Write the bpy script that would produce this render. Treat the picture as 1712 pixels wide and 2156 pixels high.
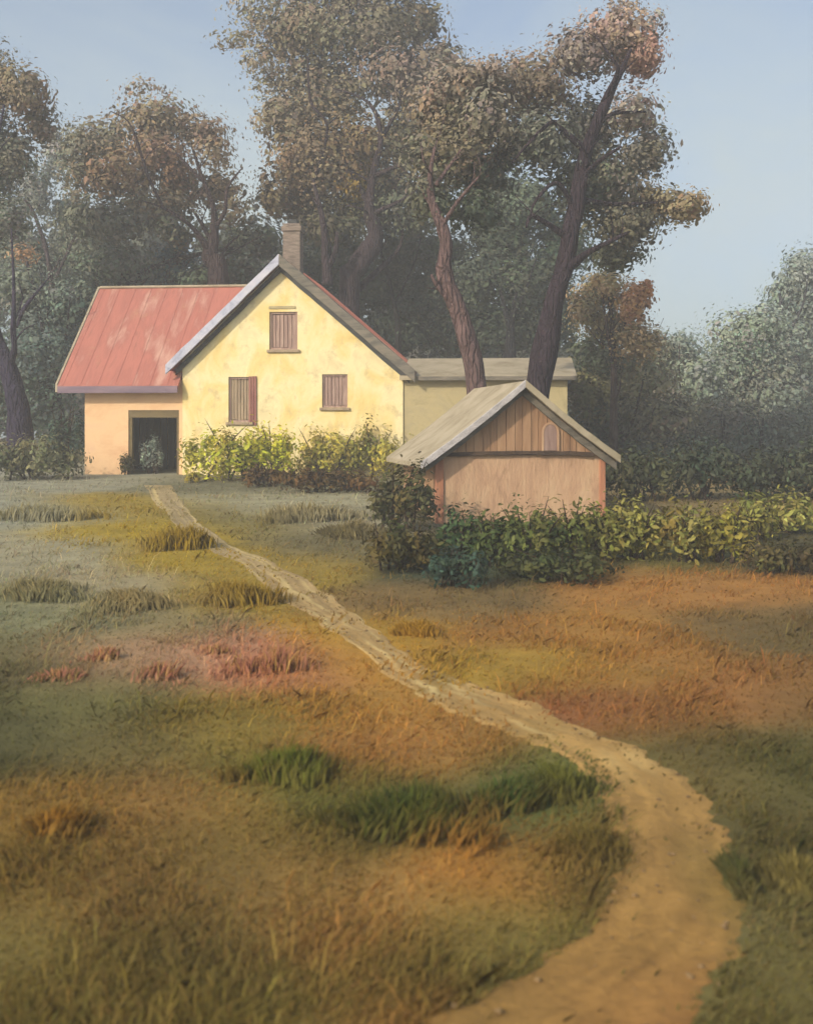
import bpy, bmesh, math, random
import numpy as np
from mathutils import Vector, noise

S = bpy.context.scene
for o in list(bpy.data.objects):
    bpy.data.objects.remove(o)
R = math.radians
rng = np.random.default_rng(11)
random.seed(5)

# ------------------------------------------------------------------ camera
EYE = 3.0
FPX, UC, VH = 2352.0, 856.0, 900.0          # focal length / centre / eye level of the view, 1712 x 2156 units
cam_d = bpy.data.cameras.new('camera')
cam = bpy.data.objects.new('camera', cam_d)
S.collection.objects.link(cam)
cam.location = (0, 0, EYE)
cam.rotation_euler = (R(90), 0, 0)
cam_d.sensor_width = 36
cam_d.sensor_fit = 'AUTO'
cam_d.lens = FPX / 2156 * 36
cam_d.shift_y = -(1078 - VH) / 2156
cam_d.clip_end = 2000
cam_d.clip_start = 0.1
cam_d.dof.use_dof = True
cam_d.dof.focus_distance = 30
cam_d.dof.aperture_fstop = cam_d.lens / 1000 / 0.03
S.camera = cam

# ------------------------------------------------------------------ sky, sun, exposure
SUN_DIR = Vector((-0.66, -0.74, 0.54)).normalized()     # towards the sun
elev = math.asin(SUN_DIR.z)
az = math.atan2(SUN_DIR.x, SUN_DIR.y)
W = bpy.data.worlds.new('World')
S.world = W
W.use_nodes = True
nt = W.node_tree
bg = nt.nodes['Background']
sky = nt.nodes.new('ShaderNodeTexSky')
sky.sky_type = 'NISHITA'
sky.sun_disc = False
sky.sun_elevation = elev
sky.sun_rotation = az
sky.air_density = 0.8
sky.dust_density = 4.0
sky.ozone_density = 1.2
# thin torn cloud veil over the blue
tcw = nt.nodes.new('ShaderNodeTexCoord')
mpw = nt.nodes.new('ShaderNodeMapping')
mpw.inputs['Scale'].default_value = (2.6, 2.6, 4.2)
mpw.inputs['Location'].default_value = (0.4, 0.0, 0.3)
nzw = nt.nodes.new('ShaderNodeTexNoise')
nzw.inputs['Scale'].default_value = 1.3
nzw.inputs['Detail'].default_value = 7
nzw.inputs['Roughness'].default_value = 0.6
nzw.inputs['Distortion'].default_value = 0.5
mrw = nt.nodes.new('ShaderNodeMapRange')
mrw.inputs[1].default_value, mrw.inputs[2].default_value = 0.3, 0.68
mrw.inputs[3].default_value, mrw.inputs[4].default_value = 0.22, 0.95
mxw = nt.nodes.new('ShaderNodeMixRGB')
mxw.inputs[2].default_value = (2.85, 3.3, 3.3, 1)
nt.links.new(tcw.outputs['Generated'], mpw.inputs[0])
nt.links.new(mpw.outputs[0], nzw.inputs[0])
nt.links.new(nzw.outputs[0], mrw.inputs[0])
spw = nt.nodes.new('ShaderNodeSeparateXYZ')
elw = nt.nodes.new('ShaderNodeMapRange')
elw.inputs[1].default_value, elw.inputs[2].default_value = 0.18, 0.40
elw.inputs[3].default_value, elw.inputs[4].default_value = 1.0, 0.45
muw = nt.nodes.new('ShaderNodeMath')
muw.operation = 'MULTIPLY'
nt.links.new(tcw.outputs['Generated'], spw.inputs[0])
nt.links.new(spw.outputs['Z'], elw.inputs[0])
nt.links.new(mrw.outputs[0], muw.inputs[0])
nt.links.new(elw.outputs[0], muw.inputs[1])
nt.links.new(muw.outputs[0], mxw.inputs[0])
nt.links.new(sky.outputs[0], mxw.inputs[1])
nt.links.new(mxw.outputs[0], bg.inputs[0])
bg.inputs[1].default_value = 0.15
sun_d = bpy.data.lights.new('sun', 'SUN')
sun = bpy.data.objects.new('sun', sun_d)
S.collection.objects.link(sun)
sun_d.energy = 2.6
sun_d.angle = R(0.6)
sun_d.color = (1.0, 0.87, 0.68)
sun.rotation_euler = (-SUN_DIR).to_track_quat('-Z', 'Y').to_euler()
sun.location = (-20, -10, 40)
S.view_settings.view_transform = 'Standard'
S.view_settings.look = 'None'
S.view_settings.gamma = 1
S.view_settings.exposure = 0.42
S.cycles.max_bounces = 6
S.cycles.volume_bounces = 1
S.cycles.transparent_max_bounces = 8


# ------------------------------------------------------------------ helpers
def lin(c):
    c = np.asarray(c, float) / 255
    return np.where(c <= 0.04045, c / 12.92, ((c + 0.055) / 1.055) ** 2.4)


def px(u, v, Y):
    return Vector(((u - UC) / FPX * Y, Y, EYE - (v - VH) / FPX * Y))


def gz_raw(x, y):
    yy = y if y < 40 else 40 + 14 * (1 - math.exp(-(y - 40) / 14)) * 0.35
    b = 0.035 * yy
    k = min(1.0, max(0.0, (34 - y) / 6.0)) * min(1.0, max(0.0, y / 6))
    b += k * 0.10 * noise.noise((x * 0.22, y * 0.22, 3.1)) + k * 0.035 * noise.noise((x * 0.9, y * 0.9, 7.7))
    b += 0.25 * noise.noise((x * 0.05, y * 0.05, 1.0)) * min(1, max(0, (abs(x) - 6) / 12))
    return b


def gz(x, y):
    return gz_raw(x, y)


def gp(u, v):
    s = (v - VH) / FPX
    y = 3 / (s + 0.035)
    for _ in range(12):
        x = (u - UC) / FPX * y
        y = (EYE - gz(x, y)) / s if s > 0.02 else y
    return Vector(((u - UC) / FPX * y, y, gz((u - UC) / FPX * y, y)))


def tag(o, label=None, cat=None, group=None, kind=None):
    if label: o['label'] = label
    if cat: o['category'] = cat
    if group: o['group'] = group
    if kind: o['kind'] = kind
    return o


def empty(name, loc, rz=0, label=None, cat=None, group=None):
    o = bpy.data.objects.new(name, None)
    o.empty_display_size = 0.3
    S.collection.objects.link(o)
    o.location = loc
    o.rotation_euler = (0, 0, rz)
    return tag(o, label, cat, group)


def mesh_obj(name, verts, faces, mat, parent=None, cols=None, smooth=False):
    me = bpy.data.meshes.new(name)
    me.from_pydata([tuple(v) for v in verts], [], [tuple(f) for f in faces])
    if cols is not None:
        at = me.color_attributes.new('col', 'FLOAT_COLOR', 'POINT')
        c4 = np.ones((len(verts), 4), np.float32)
        c4[:, :3] = cols
        at.data.foreach_set('color', c4.ravel())
    if smooth:
        me.polygons.foreach_set('use_smooth', [True] * len(me.polygons))
    me.materials.append(mat)
    me.update()
    o = bpy.data.objects.new(name, me)
    S.collection.objects.link(o)
    if parent: o.parent = parent
    return o


class MB:
    """collects shapes for ONE mesh"""
    def __init__(s): s.v, s.f = [], []

    def add(s, vs, fs):
        n = len(s.v)
        s.v += [tuple(p) for p in vs]
        s.f += [tuple(i + n for i in f) for f in fs]
        return s

    def box(s, x0, x1, y0, y1, z0, z1):
        return s.add([(x0, y0, z0), (x1, y0, z0), (x1, y1, z0), (x0, y1, z0), (x0, y0, z1), (x1, y0, z1), (x1, y1, z1), (x0, y1, z1)],
                     [(0, 3, 2, 1), (4, 5, 6, 7), (0, 1, 5, 4), (1, 2, 6, 5), (2, 3, 7, 6), (3, 0, 4, 7)])

    def prism_y(s, pts, y0, y1):
        """polygon in x,z (counter-clockwise seen from the front) extruded along y"""
        n = len(pts)
        vs = [(x, y0, z) for x, z in pts] + [(x, y1, z) for x, z in pts]
        fs = [tuple(range(n)), tuple(range(2 * n - 1, n - 1, -1))]
        fs += [(i, i + n, (i + 1) % n + n, (i + 1) % n) for i in range(n)]
        return s.add(vs, fs)

    def slab(s, poly, t):
        """3-D polygon thickened downwards by t (vertically)"""
        n = len(poly)
        vs = [tuple(p) for p in poly] + [(p[0], p[1], p[2] - t) for p in poly]
        fs = [tuple(range(n)), tuple(range(2 * n - 1, n - 1, -1))]
        fs += [(i, i + n, (i + 1) % n + n, (i + 1) % n) for i in range(n)]
        return s.add(vs, fs)

    def build(s, name, mat, parent=None, bevel=0.0, seg=1):
        o = mesh_obj(name, s.v, s.f, mat, parent)
        bm = bmesh.new()
        bm.from_mesh(o.data)
        bmesh.ops.recalc_face_normals(bm, faces=bm.faces)
        if bevel:
            bmesh.ops.bevel(bm, geom=list(bm.edges), offset=bevel, segments=seg, affect='EDGES', clamp_overlap=True)
        bm.to_mesh(o.data)
        bm.free()
        return o


# ------------------------------------------------------------------ materials
K_W = 0.80


def new_mat(name):
    m = bpy.data.materials.new(name)
    m.use_nodes = True
    t = m.node_tree
    return m, t, t.nodes['Principled BSDF']


def N(t, kind, **kw):
    n = t.nodes.new(kind)
    for k, v in kw.items():
        if k in n.inputs: n.inputs[k].default_value = v
        else: setattr(n, k, v)
    return n


def ramp(t, stops):
    n = t.nodes.new('ShaderNodeValToRGB')
    cr = n.color_ramp
    while len(cr.elements) < len(stops): cr.elements.new(0.5)
    for e, (p, c) in zip(cr.elements, stops):
        e.position = p
        e.color = (*(lin(c) * K_W), 1)
    return n


def brush_mat(name, stops, scale=(3, 3, 3), rough=0.85, bump=0.3, detail=6, fine=30, spots=None):
    """noise-mottled weathered surface in object space; scale stretches the strokes"""
    m, t, b = new_mat(name)
    tc = N(t, 'ShaderNodeTexCoord')
    mp = N(t, 'ShaderNodeMapping')
    mp.inputs['Scale'].default_value = scale
    t.links.new(tc.outputs['Object'], mp.inputs[0])
    n1 = N(t, 'ShaderNodeTexNoise', Scale=1.0, Detail=detail, Roughness=0.62)
    n1.inputs['Distortion'].default_value = 0.6
    t.links.new(mp.outputs[0], n1.inputs[0])
    r = ramp(t, stops)
    t.links.new(n1.outputs[0], r.inputs[0])
    col = r.outputs[0]
    if spots:
        n3 = N(t, 'ShaderNodeTexNoise', Scale=spots[1], Detail=5.0, Roughness=0.7)
        t.links.new(tc.outputs['Object'], n3.inputs[0])
        r3 = N(t, 'ShaderNodeMapRange')
        r3.inputs[1].default_value, r3.inputs[2].default_value = spots[2], spots[2] + 0.12
        r3.inputs[4].default_value = spots[3]
        t.links.new(n3.outputs[0], r3.inputs[0])
        mx = N(t, 'ShaderNodeMixRGB')
        mx.inputs[2].default_value = (*lin(spots[0]), 1)
        t.links.new(r3.outputs[0], mx.inputs[0])
        t.links.new(col, mx.inputs[1])
        col = mx.outputs[0]
    t.links.new(col, b.inputs['Base Color'])
    b.inputs['Roughness'].default_value = rough
    n2 = N(t, 'ShaderNodeTexNoise', Scale=fine / 10, Detail=6.0, Roughness=0.65)
    t.links.new(mp.outputs[0], n2.inputs[0])
    bp = N(t, 'ShaderNodeBump', Strength=bump, Distance=0.05)
    t.links.new(n2.outputs[0], bp.inputs['Height'])
    t.links.new(bp.outputs[0], b.inputs['Normal'])
    return m


def col_mat(name, rough=0.9, transl=0.0, bump=0.0, nscale=2.0, var=0.25):
    """base colour from the mesh's own 'col' attribute, mottled by noise"""
    m, t, b = new_mat(name)
    a = N(t, 'ShaderNodeAttribute', attribute_name='col')
    tc = N(t, 'ShaderNodeTexCoord')
    n = N(t, 'ShaderNodeTexNoise', Scale=nscale, Detail=6.0, Roughness=0.65)
    t.links.new(tc.outputs['Object'], n.inputs[0])
    mr = N(t, 'ShaderNodeMapRange')
    mr.inputs[1].default_value, mr.inputs[2].default_value = 0.3, 0.7
    mr.inputs[3].default_value, mr.inputs[4].default_value = 1 - var, 1 + var
    t.links.new(n.outputs[0], mr.inputs[0])
    mx = N(t, 'ShaderNodeVectorMath', operation='SCALE')
    t.links.new(a.outputs['Color'], mx.inputs[0])
    t.links.new(mr.outputs[0], mx.inputs['Scale'])
    t.links.new(mx.outputs[0], b.inputs['Base Color'])
    b.inputs['Roughness'].default_value = rough
    b.inputs['Specular IOR Level'].default_value = 0.2
    if transl:
        tr = N(t, 'ShaderNodeBsdfTranslucent')
        t.links.new(mx.outputs[0], tr.inputs[0])
        ms = N(t, 'ShaderNodeMixShader')
        ms.inputs[0].default_value = transl
        t.links.new(b.outputs[0], ms.inputs[1])
        t.links.new(tr.outputs[0], ms.inputs[2])
        t.links.new(ms.outputs[0], t.nodes['Material Output'].inputs[0])
    if bump:
        bp = N(t, 'ShaderNodeBump', Strength=bump, Distance=0.06)
        n2 = N(t, 'ShaderNodeTexNoise', Scale=nscale * 4, Detail=8.0, Roughness=0.7)
        t.links.new(tc.outputs['Object'], n2.inputs[0])
        t.links.new(n2.outputs[0], bp.inputs['Height'])
        t.links.new(bp.outputs[0], b.inputs['Normal'])
    return m


M_LEAF = col_mat('foliage', 0.8, 0.24, 0, 0.6, 0.2)
M_GRASS = col_mat('grass blades', 0.85, 0.42, 0, 1.2, 0.2)
M_GROUND = col_mat('earth and turf', 0.95, 0, 0.8, 1.6, 0.25)
M_PATH = col_mat('sandy track', 0.95, 0, 0.8, 2.2, 0.18)
M_BARK = col_mat('bark', 0.92, 0, 0.8, 2.5, 0.3)
_t = M_BARK.node_tree
_mp = N(_t, 'ShaderNodeMapping')
_mp.inputs['Scale'].default_value = (7, 7, 1.1)
_vo = N(_t, 'ShaderNodeTexVoronoi', feature='DISTANCE_TO_EDGE', Scale=1.0)
_tc = [n for n in _t.nodes if n.type == 'TEX_COORD'][0]
_ns = N(_t, 'ShaderNodeTexNoise', Scale=3.0, Detail=5.0)
_va = N(_t, 'ShaderNodeVectorMath', operation='ADD')
_t.links.new(_tc.outputs['Object'], _ns.inputs[0])
_t.links.new(_tc.outputs['Object'], _mp.inputs[0])
_t.links.new(_mp.outputs[0], _va.inputs[0])
_t.links.new(_ns.outputs['Color'], _va.inputs[1])
_t.links.new(_va.outputs[0], _vo.inputs[0])
_b1 = [n for n in _t.nodes if n.type == 'BUMP'][0]
_b2 = N(_t, 'ShaderNodeBump', Strength=0.9, Distance=0.09)
_mr = N(_t, 'ShaderNodeMapRange')
_mr.inputs[2].default_value = 0.22
_t.links.new(_vo.outputs['Distance'], _mr.inputs[0])
_t.links.new(_mr.outputs[0], _b2.inputs['Height'])
_t.links.new(_b1.outputs[0], _b2.inputs['Normal'])
_t.links.new(_b2.outputs[0], _t.nodes['Principled BSDF'].inputs['Normal'])

M_YEL = brush_mat('yellow render', [(0.25, (232, 204, 128)), (0.42, (250, 226, 154)), (0.56, (254, 240, 188)), (0.72, (236, 218, 168))],
                  (0.9, 0.9, 0.7), 0.85, 0.7, 9, 60, ((190, 172, 128), 1.6, 0.54, 0.6))
M_ANNEX = brush_mat('dingy ochre render', [(0.3, (160, 148, 112)), (0.5, (192, 178, 134)), (0.7, (176, 164, 130))], (0.9, 0.9, 1.2), 0.85, 0.5, 7, 60)
M_PEACH = brush_mat('peach render', [(0.3, (234, 186, 140)), (0.55, (248, 208, 160)), (0.75, (242, 200, 160))], (1, 1, 1.4), 0.85, 0.4, 6, 60)
M_RED = brush_mat('red sheet roof', [(0.28, (156, 98, 84)), (0.42, (192, 120, 104)), (0.54, (178, 110, 96)), (0.68, (206, 160, 142))],
                  (1.6, 0.35, 0.35), 0.7, 0.25, 6, 60, ((170, 132, 100), 0.9, 0.58, 0.6))
M_VERGE_LIT = brush_mat('pale sunlit verge', [(0.3, (150, 156, 180)), (0.5, (196, 200, 220)), (0.7, (214, 214, 226))], (2, 2, 2), 0.7, 0.5, 6, 60)  # sunlight on the left gable edge, put into the board's colour
M_GREY = brush_mat('weathered grey boards', [(0.3, (92, 90, 84)), (0.5, (128, 122, 110)), (0.7, (150, 140, 124))], (1.5, 6, 6), 0.85, 0.6, 6, 60)
M_DKGREY = brush_mat('dark grey boards', [(0.3, (56, 58, 60)), (0.6, (82, 84, 84))], (2, 6, 6), 0.85, 0.5, 6, 60)
M_MAUVE = brush_mat('mauve painted fascia', [(0.3, (120, 104, 122)), (0.7, (150, 128, 138))], (1, 4, 4), 0.8, 0.3, 5, 50)
M_TANROOF = brush_mat('buff grey roof', [(0.3, (150, 138, 112)), (0.5, (180, 168, 142)), (0.72, (196, 184, 160))], (1.3, 1.3, 1.3), 0.85, 0.5, 7, 60,
                      ((140, 128, 104), 1.5, 0.6, 0.5))
M_EDGE_LIT = brush_mat('sunlit roof edge', [(0.3, (170, 166, 166)), (0.6, (212, 208, 208))], (4, 4, 4), 0.8, 0.6, 6, 60)  # left shed edge coloured paler than the right for the sun
M_BARN = brush_mat('brown weathered planks', [(0.25, (142, 108, 80)), (0.5, (180, 142, 108)), (0.7, (196, 160, 124))], (5, 5, 0.6), 0.9, 0.5, 7, 60)
M_BARNLOW = brush_mat('tan weathered planks', [(0.28, (178, 142, 114)), (0.5, (206, 168, 134)), (0.72, (220, 188, 150))], (2.2, 2, 0.8), 0.9, 0.6, 9, 60, ((150, 122, 92), 1.8, 0.56, 0.6))
M_BEAM = brush_mat('dark old timber', [(0.3, (58, 46, 38)), (0.65, (100, 80, 62))], (3, 8, 8), 0.9, 0.7, 6, 60)
M_POST = brush_mat('orange brown post', [(0.3, (170, 112, 84)), (0.65, (206, 146, 112))], (6, 6, 1), 0.9, 0.5, 6, 60)
M_SHUT = brush_mat('brown boarding', [(0.3, (146, 118, 110)), (0.55, (178, 150, 138)), (0.75, (206, 180, 164))], (9, 9, 0.8), 0.85, 0.5, 6, 60)
M_TAUPE = brush_mat('taupe window boards', [(0.3, (146, 128, 108)), (0.6, (180, 160, 132))], (6, 6, 0.8), 0.85, 0.4, 6, 60)
M_CRIM = brush_mat('crimson shutter', [(0.3, (138, 84, 80)), (0.65, (172, 120, 108))], (6, 6, 1), 0.8, 0.4, 6, 60)
M_BRICK = brush_mat('sooty chimney brick', [(0.3, (112, 100, 92)), (0.5, (144, 130, 118)), (0.7, (166, 152, 138))], (3, 3, 14), 0.9, 0.7, 6, 40)
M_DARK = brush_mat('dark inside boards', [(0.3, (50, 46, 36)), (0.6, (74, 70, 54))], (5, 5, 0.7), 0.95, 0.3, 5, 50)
M_HEADER = brush_mat('olive timber lintel', [(0.3, (104, 90, 58)), (0.6, (128, 112, 76))], (1, 5, 5), 0.9, 0.4, 5, 50)
M_STONE = brush_mat('grey rubble', [(0.3, (110, 108, 104)), (0.6, (160, 158, 156))], (4, 4, 4), 0.9, 0.8, 6, 50)


# ------------------------------------------------------------------ ground
K_G = 1.05
PATCH = [  # where, colour of the growth there, with one shadow band painted in
    (-200, 1010, 138, 134, 126), (60, 1000, 150, 146, 136), (200, 1010, 144, 138, 124), (260, 1070, 148, 124, 50), (60, 1080, 146, 142, 130), (100, 1170, 152, 142, 122), (-150, 1200, 140, 132, 114), (300, 1120, 158, 132, 44), (400, 1175, 154, 128, 44),
    (520, 1090, 122, 108, 62), (630, 1070, 158, 150, 132), (740, 1090, 154, 144, 126), (560, 1060, 146, 138, 116), (850, 1080, 76, 72, 52), (700, 1160, 108, 98, 72), (950, 1190, 60, 68, 56), (1150, 1190, 68, 70, 46), (480, 1020, 110, 104, 84),
    (1350, 1235, 156, 110, 58), (1550, 1240, 154, 108, 58), (1680, 1170, 80, 74, 54), (1900, 1150, 90, 84, 56), (1450, 1170, 100, 94, 52),  # dark tones at the right edge paint the shadow below the bushes
    (100, 1290, 126, 122, 96), (260, 1240, 152, 138, 114), (470, 1250, 150, 124, 50), (620, 1190, 146, 122, 58), (800, 1320, 166, 128, 46), (330, 1330, 132, 116, 84), (250, 1390, 160, 128, 104), (350, 1385, 172, 130, 106), (460, 1385, 176, 128, 106), (580, 1400, 174, 116, 94), (200, 1410, 128, 108, 80), (60, 1400, 108, 100, 70),
    (690, 1390, 170, 124, 46), (850, 1290, 126, 100, 64), (980, 1270, 112, 92, 60), (1050, 1330, 150, 106, 54), (1250, 1330, 156, 112, 54), (1400, 1370, 152, 108, 56), (1640, 1330, 100, 84, 54), (1560, 1310, 116, 92, 56),
    (1100, 1400, 156, 124, 52), (1290, 1475, 138, 86, 56), (1560, 1470, 150, 102, 58), (1680, 1480, 122, 92, 54), (1450, 1500, 140, 100, 56), (1600, 1590, 80, 78, 44), (1800, 1560, 92, 82, 46), (1500, 1570, 100, 86, 48),
    (50, 1550, 84, 80, 50), (-150, 1500, 86, 80, 48), (200, 1480, 108, 102, 62), (250, 1570, 114, 100, 60), (450, 1520, 128, 108, 50), (560, 1500, 134, 110, 50), (760, 1500, 158, 116, 56), (850, 1580, 158, 112, 60), (720, 1580, 156, 112, 62), (1000, 1590, 150, 112, 60),
    (600, 1640, 88, 98, 44), (880, 1710, 76, 84, 44), (1080, 1660, 62, 84, 50), (760, 1700, 100, 92, 46), (1200, 1650, 104, 104, 56),
    (120, 1690, 138, 106, 52), (300, 1700, 136, 102, 56), (180, 1780, 120, 98, 50), (480, 1690, 140, 106, 56), (500, 1770, 122, 100, 52), (700, 1820, 122, 98, 52), (1000, 1830, 162, 110, 52), (1120, 1800, 140, 104, 52), (1220, 1800, 110, 94, 54),
    (100, 1850, 118, 94, 48), (300, 1860, 122, 94, 54), (480, 1860, 112, 90, 50), (800, 1920, 148, 112, 66), (640, 1900, 132, 100, 56), (500, 1990, 98, 84, 48), (1000, 1950, 120, 100, 52), (1100, 2000, 104, 92, 50), (900, 2060, 104, 90, 48),
    (100, 1990, 112, 96, 52), (300, 2100, 104, 88, 48), (-100, 2000, 104, 90, 50), (700, 2120, 108, 90, 48), (500, 2150, 102, 88, 46), (850, 2150, 124, 88, 50), (100, 2130, 98, 84, 44),
    (1650, 1750, 98, 88, 52), (1650, 1900, 104, 94, 60), (1640, 2050, 98, 88, 52), (1800, 1900, 96, 86, 50), (1560, 2140, 96, 86, 50), (1450, 1620, 110, 94, 54), (1380, 1500, 140, 100, 56), (1300, 1420, 150, 112, 52)]
_pw = np.array([gp(p[0], p[1])[:2] for p in PATCH])
_pa = np.stack([_pw[:, 0] / (_pw[:, 1] + 1), np.log(_pw[:, 1] + 1)], 1)
_pn = np.array([1.0 + 0.3 * min(1, max(0, (p[1] - 1750) / 250)) for p in PATCH])[:, None]
_pc = lin(np.array([p[2:] for p in PATCH])) * _pn * K_G * np.array([0.93, 0.99, 0.86])


def ground_cols(xy, warp=1.0, seed=0.0):
    xy = np.asarray(xy, float)
    out = np.zeros((len(xy), 3))
    w1 = np.array([(noise.noise((x * 0.55, y * 0.40, 4.2 + seed)), noise.noise((x * 0.55, y * 0.40, 9.2 + seed))) for x, y in xy])
    w2 = np.array([(noise.noise((x * 2.0, y * 1.4, 14.2 + seed)), noise.noise((x * 2.0, y * 1.4, 19.2 + seed))) for x, y in xy])
    yy = np.maximum(xy[:, 1], 2.0)
    a = np.stack([xy[:, 0] / (yy + 1), np.log(yy + 1)], 1) + warp * (0.030 * w1 + 0.014 * w2)
    for i in range(0, len(xy), 4000):
        d = a[i:i + 4000, None, :] - _pa[None]
        q = (d[..., 0] ** 2) / 0.034 ** 2 + (d[..., 1] ** 2) / 0.044 ** 2
        w = np.exp(-0.5 * q) + 1e-4 / (1 + q)
        out[i:i + 4000] = (w[..., None] * _pc[None]).sum(1) / w.sum(1)[:, None]
    return out


ys = [-14, -9, -5, -2, 0, 1.5, 2.5]
y = 3.0
while y < 142:
    ys.append(y)
    y *= 1.022
ys.append(142)
NX = 150
gv, gf = [], []
for y in ys:
    h = min(100, 14 + 1.1 * max(y, 0))
    for i in range(NX + 1):
        t = i / NX * 2 - 1
        x = h * (0.65 * t + 0.35 * t ** 3)
        gv.append((x, y, gz(x, y)))
for j in range(len(ys) - 1):
    for i in range(NX):
        a = j * (NX + 1) + i
        gf.append((a, a + 1, a + NX + 2, a + NX + 1))
ground = mesh_obj('ground', gv, gf, M_GROUND, None, ground_cols([p[:2] for p in gv]), True)
tag(ground, 'rough ground of ochre, rust and olive grass rising to the houses', 'ground', kind='structure')

# the sandy track: left and right edge, far to near
LE = [(300, 1022), (345, 1072), (372, 1108), (418, 1150), (505, 1188), (560, 1232), (640, 1290), (705, 1335), (775, 1385), (850, 1440), (915, 1485), (1030, 1530), (1110, 1560), (1190, 1590), (1240, 1650), (1280, 1700), (1312, 1775), (1320, 1850), (1240, 1950), (1090, 2055), (930, 2150), (780, 2260), (500, 2600)]
RE = [(365, 1022), (392, 1070), (425, 1104), (492, 1150), (575, 1186), (660, 1235), (742, 1290), (800, 1332), (860, 1382), (960, 1430), (1075, 1462), (1170, 1505), (1260, 1545), (1340, 1575), (1430, 1630), (1490, 1690), (1535, 1760), (1560, 1850), (1560, 1950), (1510, 2055), (1430, 2150), (1360, 2260), (1200, 2600)]


def catmull(P, n):
    P = [Vector(p) for p in P]
    out = []
    for i in range(len(P) - 1):
        p0, p1, p2, p3 = P[max(i - 1, 0)], P[i], P[i + 1], P[min(i + 2, len(P) - 1)]
        for k in range(n):
            t = k / n
            out.append(0.5 * ((2 * p1) + (p2 - p0) * t + (2 * p0 - 5 * p1 + 4 * p2 - p3) * t * t + (3 * p1 - p0 - 3 * p2 + p3) * t ** 3))
    out.append(P[-1])
    return out


lw = catmull([gp(*p) for p in LE], 14)
rw = catmull([gp(*p) for p in RE], 14)
NT = 26
pv, pf, pc = [], [], []
PATH_PTS = []
for j, (a, b) in enumerate(zip(lw, rw)):
    wdt = (b - a).length
    ja = 0.16 * wdt * noise.noise((j * 0.13, 0.3, 0)) + 0.09 * wdt * noise.noise((j * 0.45, 5.3, 0))
    jb = 0.16 * wdt * noise.noise((j * 0.13, 8.3, 0)) + 0.09 * wdt * noise.noise((j * 0.45, 2.3, 0))
    d = (b - a).normalized()
    a2, b2 = a + d * ja, b + d * jb
    for i in range(NT + 1):
        t = i / NT
        p = a2.lerp(b2, t)
        sink = 0.001 if i in (0, NT) else 0.006 + 0.004 * math.cos((t - 0.5) * 4 * math.pi)
        pv.append((p.x, p.y, gz(p.x, p.y) + sink))
        far = min(1, max(0, (p.y - 8) / 14))
        near = min(1, max(0, (8.6 - p.y) / 2.4))
        base = lin((178, 140, 84)) * (1 - far) + lin((160, 140, 108)) * far
        base = base * (1 - near) + lin((152, 116, 66)) * near
        strk = noise.noise((t * 9.0, j * 0.055, 3.0)) * 0.5 + noise.noise((t * 20.0, j * 0.10, 8.0)) * 0.35
        r = 0.5 + 0.5 * noise.noise((p.x * 0.8, p.y * 0.8, 2.0)) + 0.35 * noise.noise((p.x * 2.6, p.y * 2.6, 6.0))
        base = base * (0.84 + 0.22 * r) * (1 + 0.55 * strk)
        rust = max(0, noise.noise((p.x * 0.7 + 9, p.y * 0.5, 12.0))) * 0.7 * near
        base = base * (1 - rust) + lin((140, 84, 48)) * rust
        olive = max(0, noise.noise((p.x * 1.3 + 3, p.y * 0.7, 31.0)) - 0.12) * 1.1
        base = base * (1 - olive) + lin((120, 104, 56)) * olive
        cream = max(0.0, noise.noise((t * 7.0 + 3, j * 0.05, 51.0))) * min(1, max(0, (p.y - 8) / 3)) * 1.3
        base = base * (1 - cream) + lin((204, 180, 130)) * cream
        pc.append(base * 1.10 * np.array([0.95, 0.98, 0.88]))
    PATH_PTS.append((a2, b2))
for j in range(len(lw) - 1):
    for i in range(NT):
        q = j * (NT + 1) + i
        pf.append((q, q + NT + 1, q + NT + 2, q + 1))
path = mesh_obj('path', pv, pf, M_PATH, None, np.array(pc), True)
tag(path, 'sandy dirt track winding up through the grass to the yellow house', 'path', kind='structure')
# 2-D lookup of the path's centre and half width
PATH_C = np.array([((a + b) * 0.5)[:2] for a, b in PATH_PTS])
PATH_W = np.array([(b - a).length * 0.5 for a, b in PATH_PTS])


POLY = np.array([tuple(a[:2]) for a, b in PATH_PTS] + [tuple(b[:2]) for a, b in reversed(PATH_PTS)])


def on_path(X, Y):
    """which of the points lie on the track"""
    ins = np.zeros(len(X), bool)
    x0, y0 = POLY[:, 0], POLY[:, 1]
    x1, y1 = np.roll(x0, -1), np.roll(y0, -1)
    for a, b, c, d in zip(x0, y0, x1, y1):
        if b == d: continue
        m = ((b > Y) != (d > Y)) & (X < (c - a) * (Y - b) / (d - b) + a)
        ins ^= m
    return ins


def off_path(x, y):
    """distance from the track's centre as a share of its half width"""
    d = np.hypot(PATH_C[:, 0] - x, PATH_C[:, 1] - y)
    return float((d / PATH_W).min())


# ------------------------------------------------------------------ farmhouse
HA = R(5.5)
hx, hy = -3.95, 38.5
hz = gz(hx, hy) - 0.02
house = empty('farmhouse', (hx, hy, hz), -HA, 'yellow gabled farmhouse with a red roofed wing, boarded windows and a brick chimney', 'house')
XL, XR, XA = -3.85, 3.85, -0.36
ZL, ZR, ZA = 4.0, 3.68, 7.30
DEP = 8.0


def zmain(x):
    return ZA + (x - XA) * ((ZA - ZL) / (XA - XL)) if x < XA else ZA - (x - XA) * ((ZA - ZR) / (XR - XA))


wins = {'up': (-0.78, 0.20, 4.36, 5.66), 'lo': (-2.22, -1.42, 1.86, 3.42), 'ro': (1.06, 1.94, 2.36, 3.50)}
# the front wall is a grid of blocks round the openings (real recesses)
w = MB()
TH = 0.3


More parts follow.
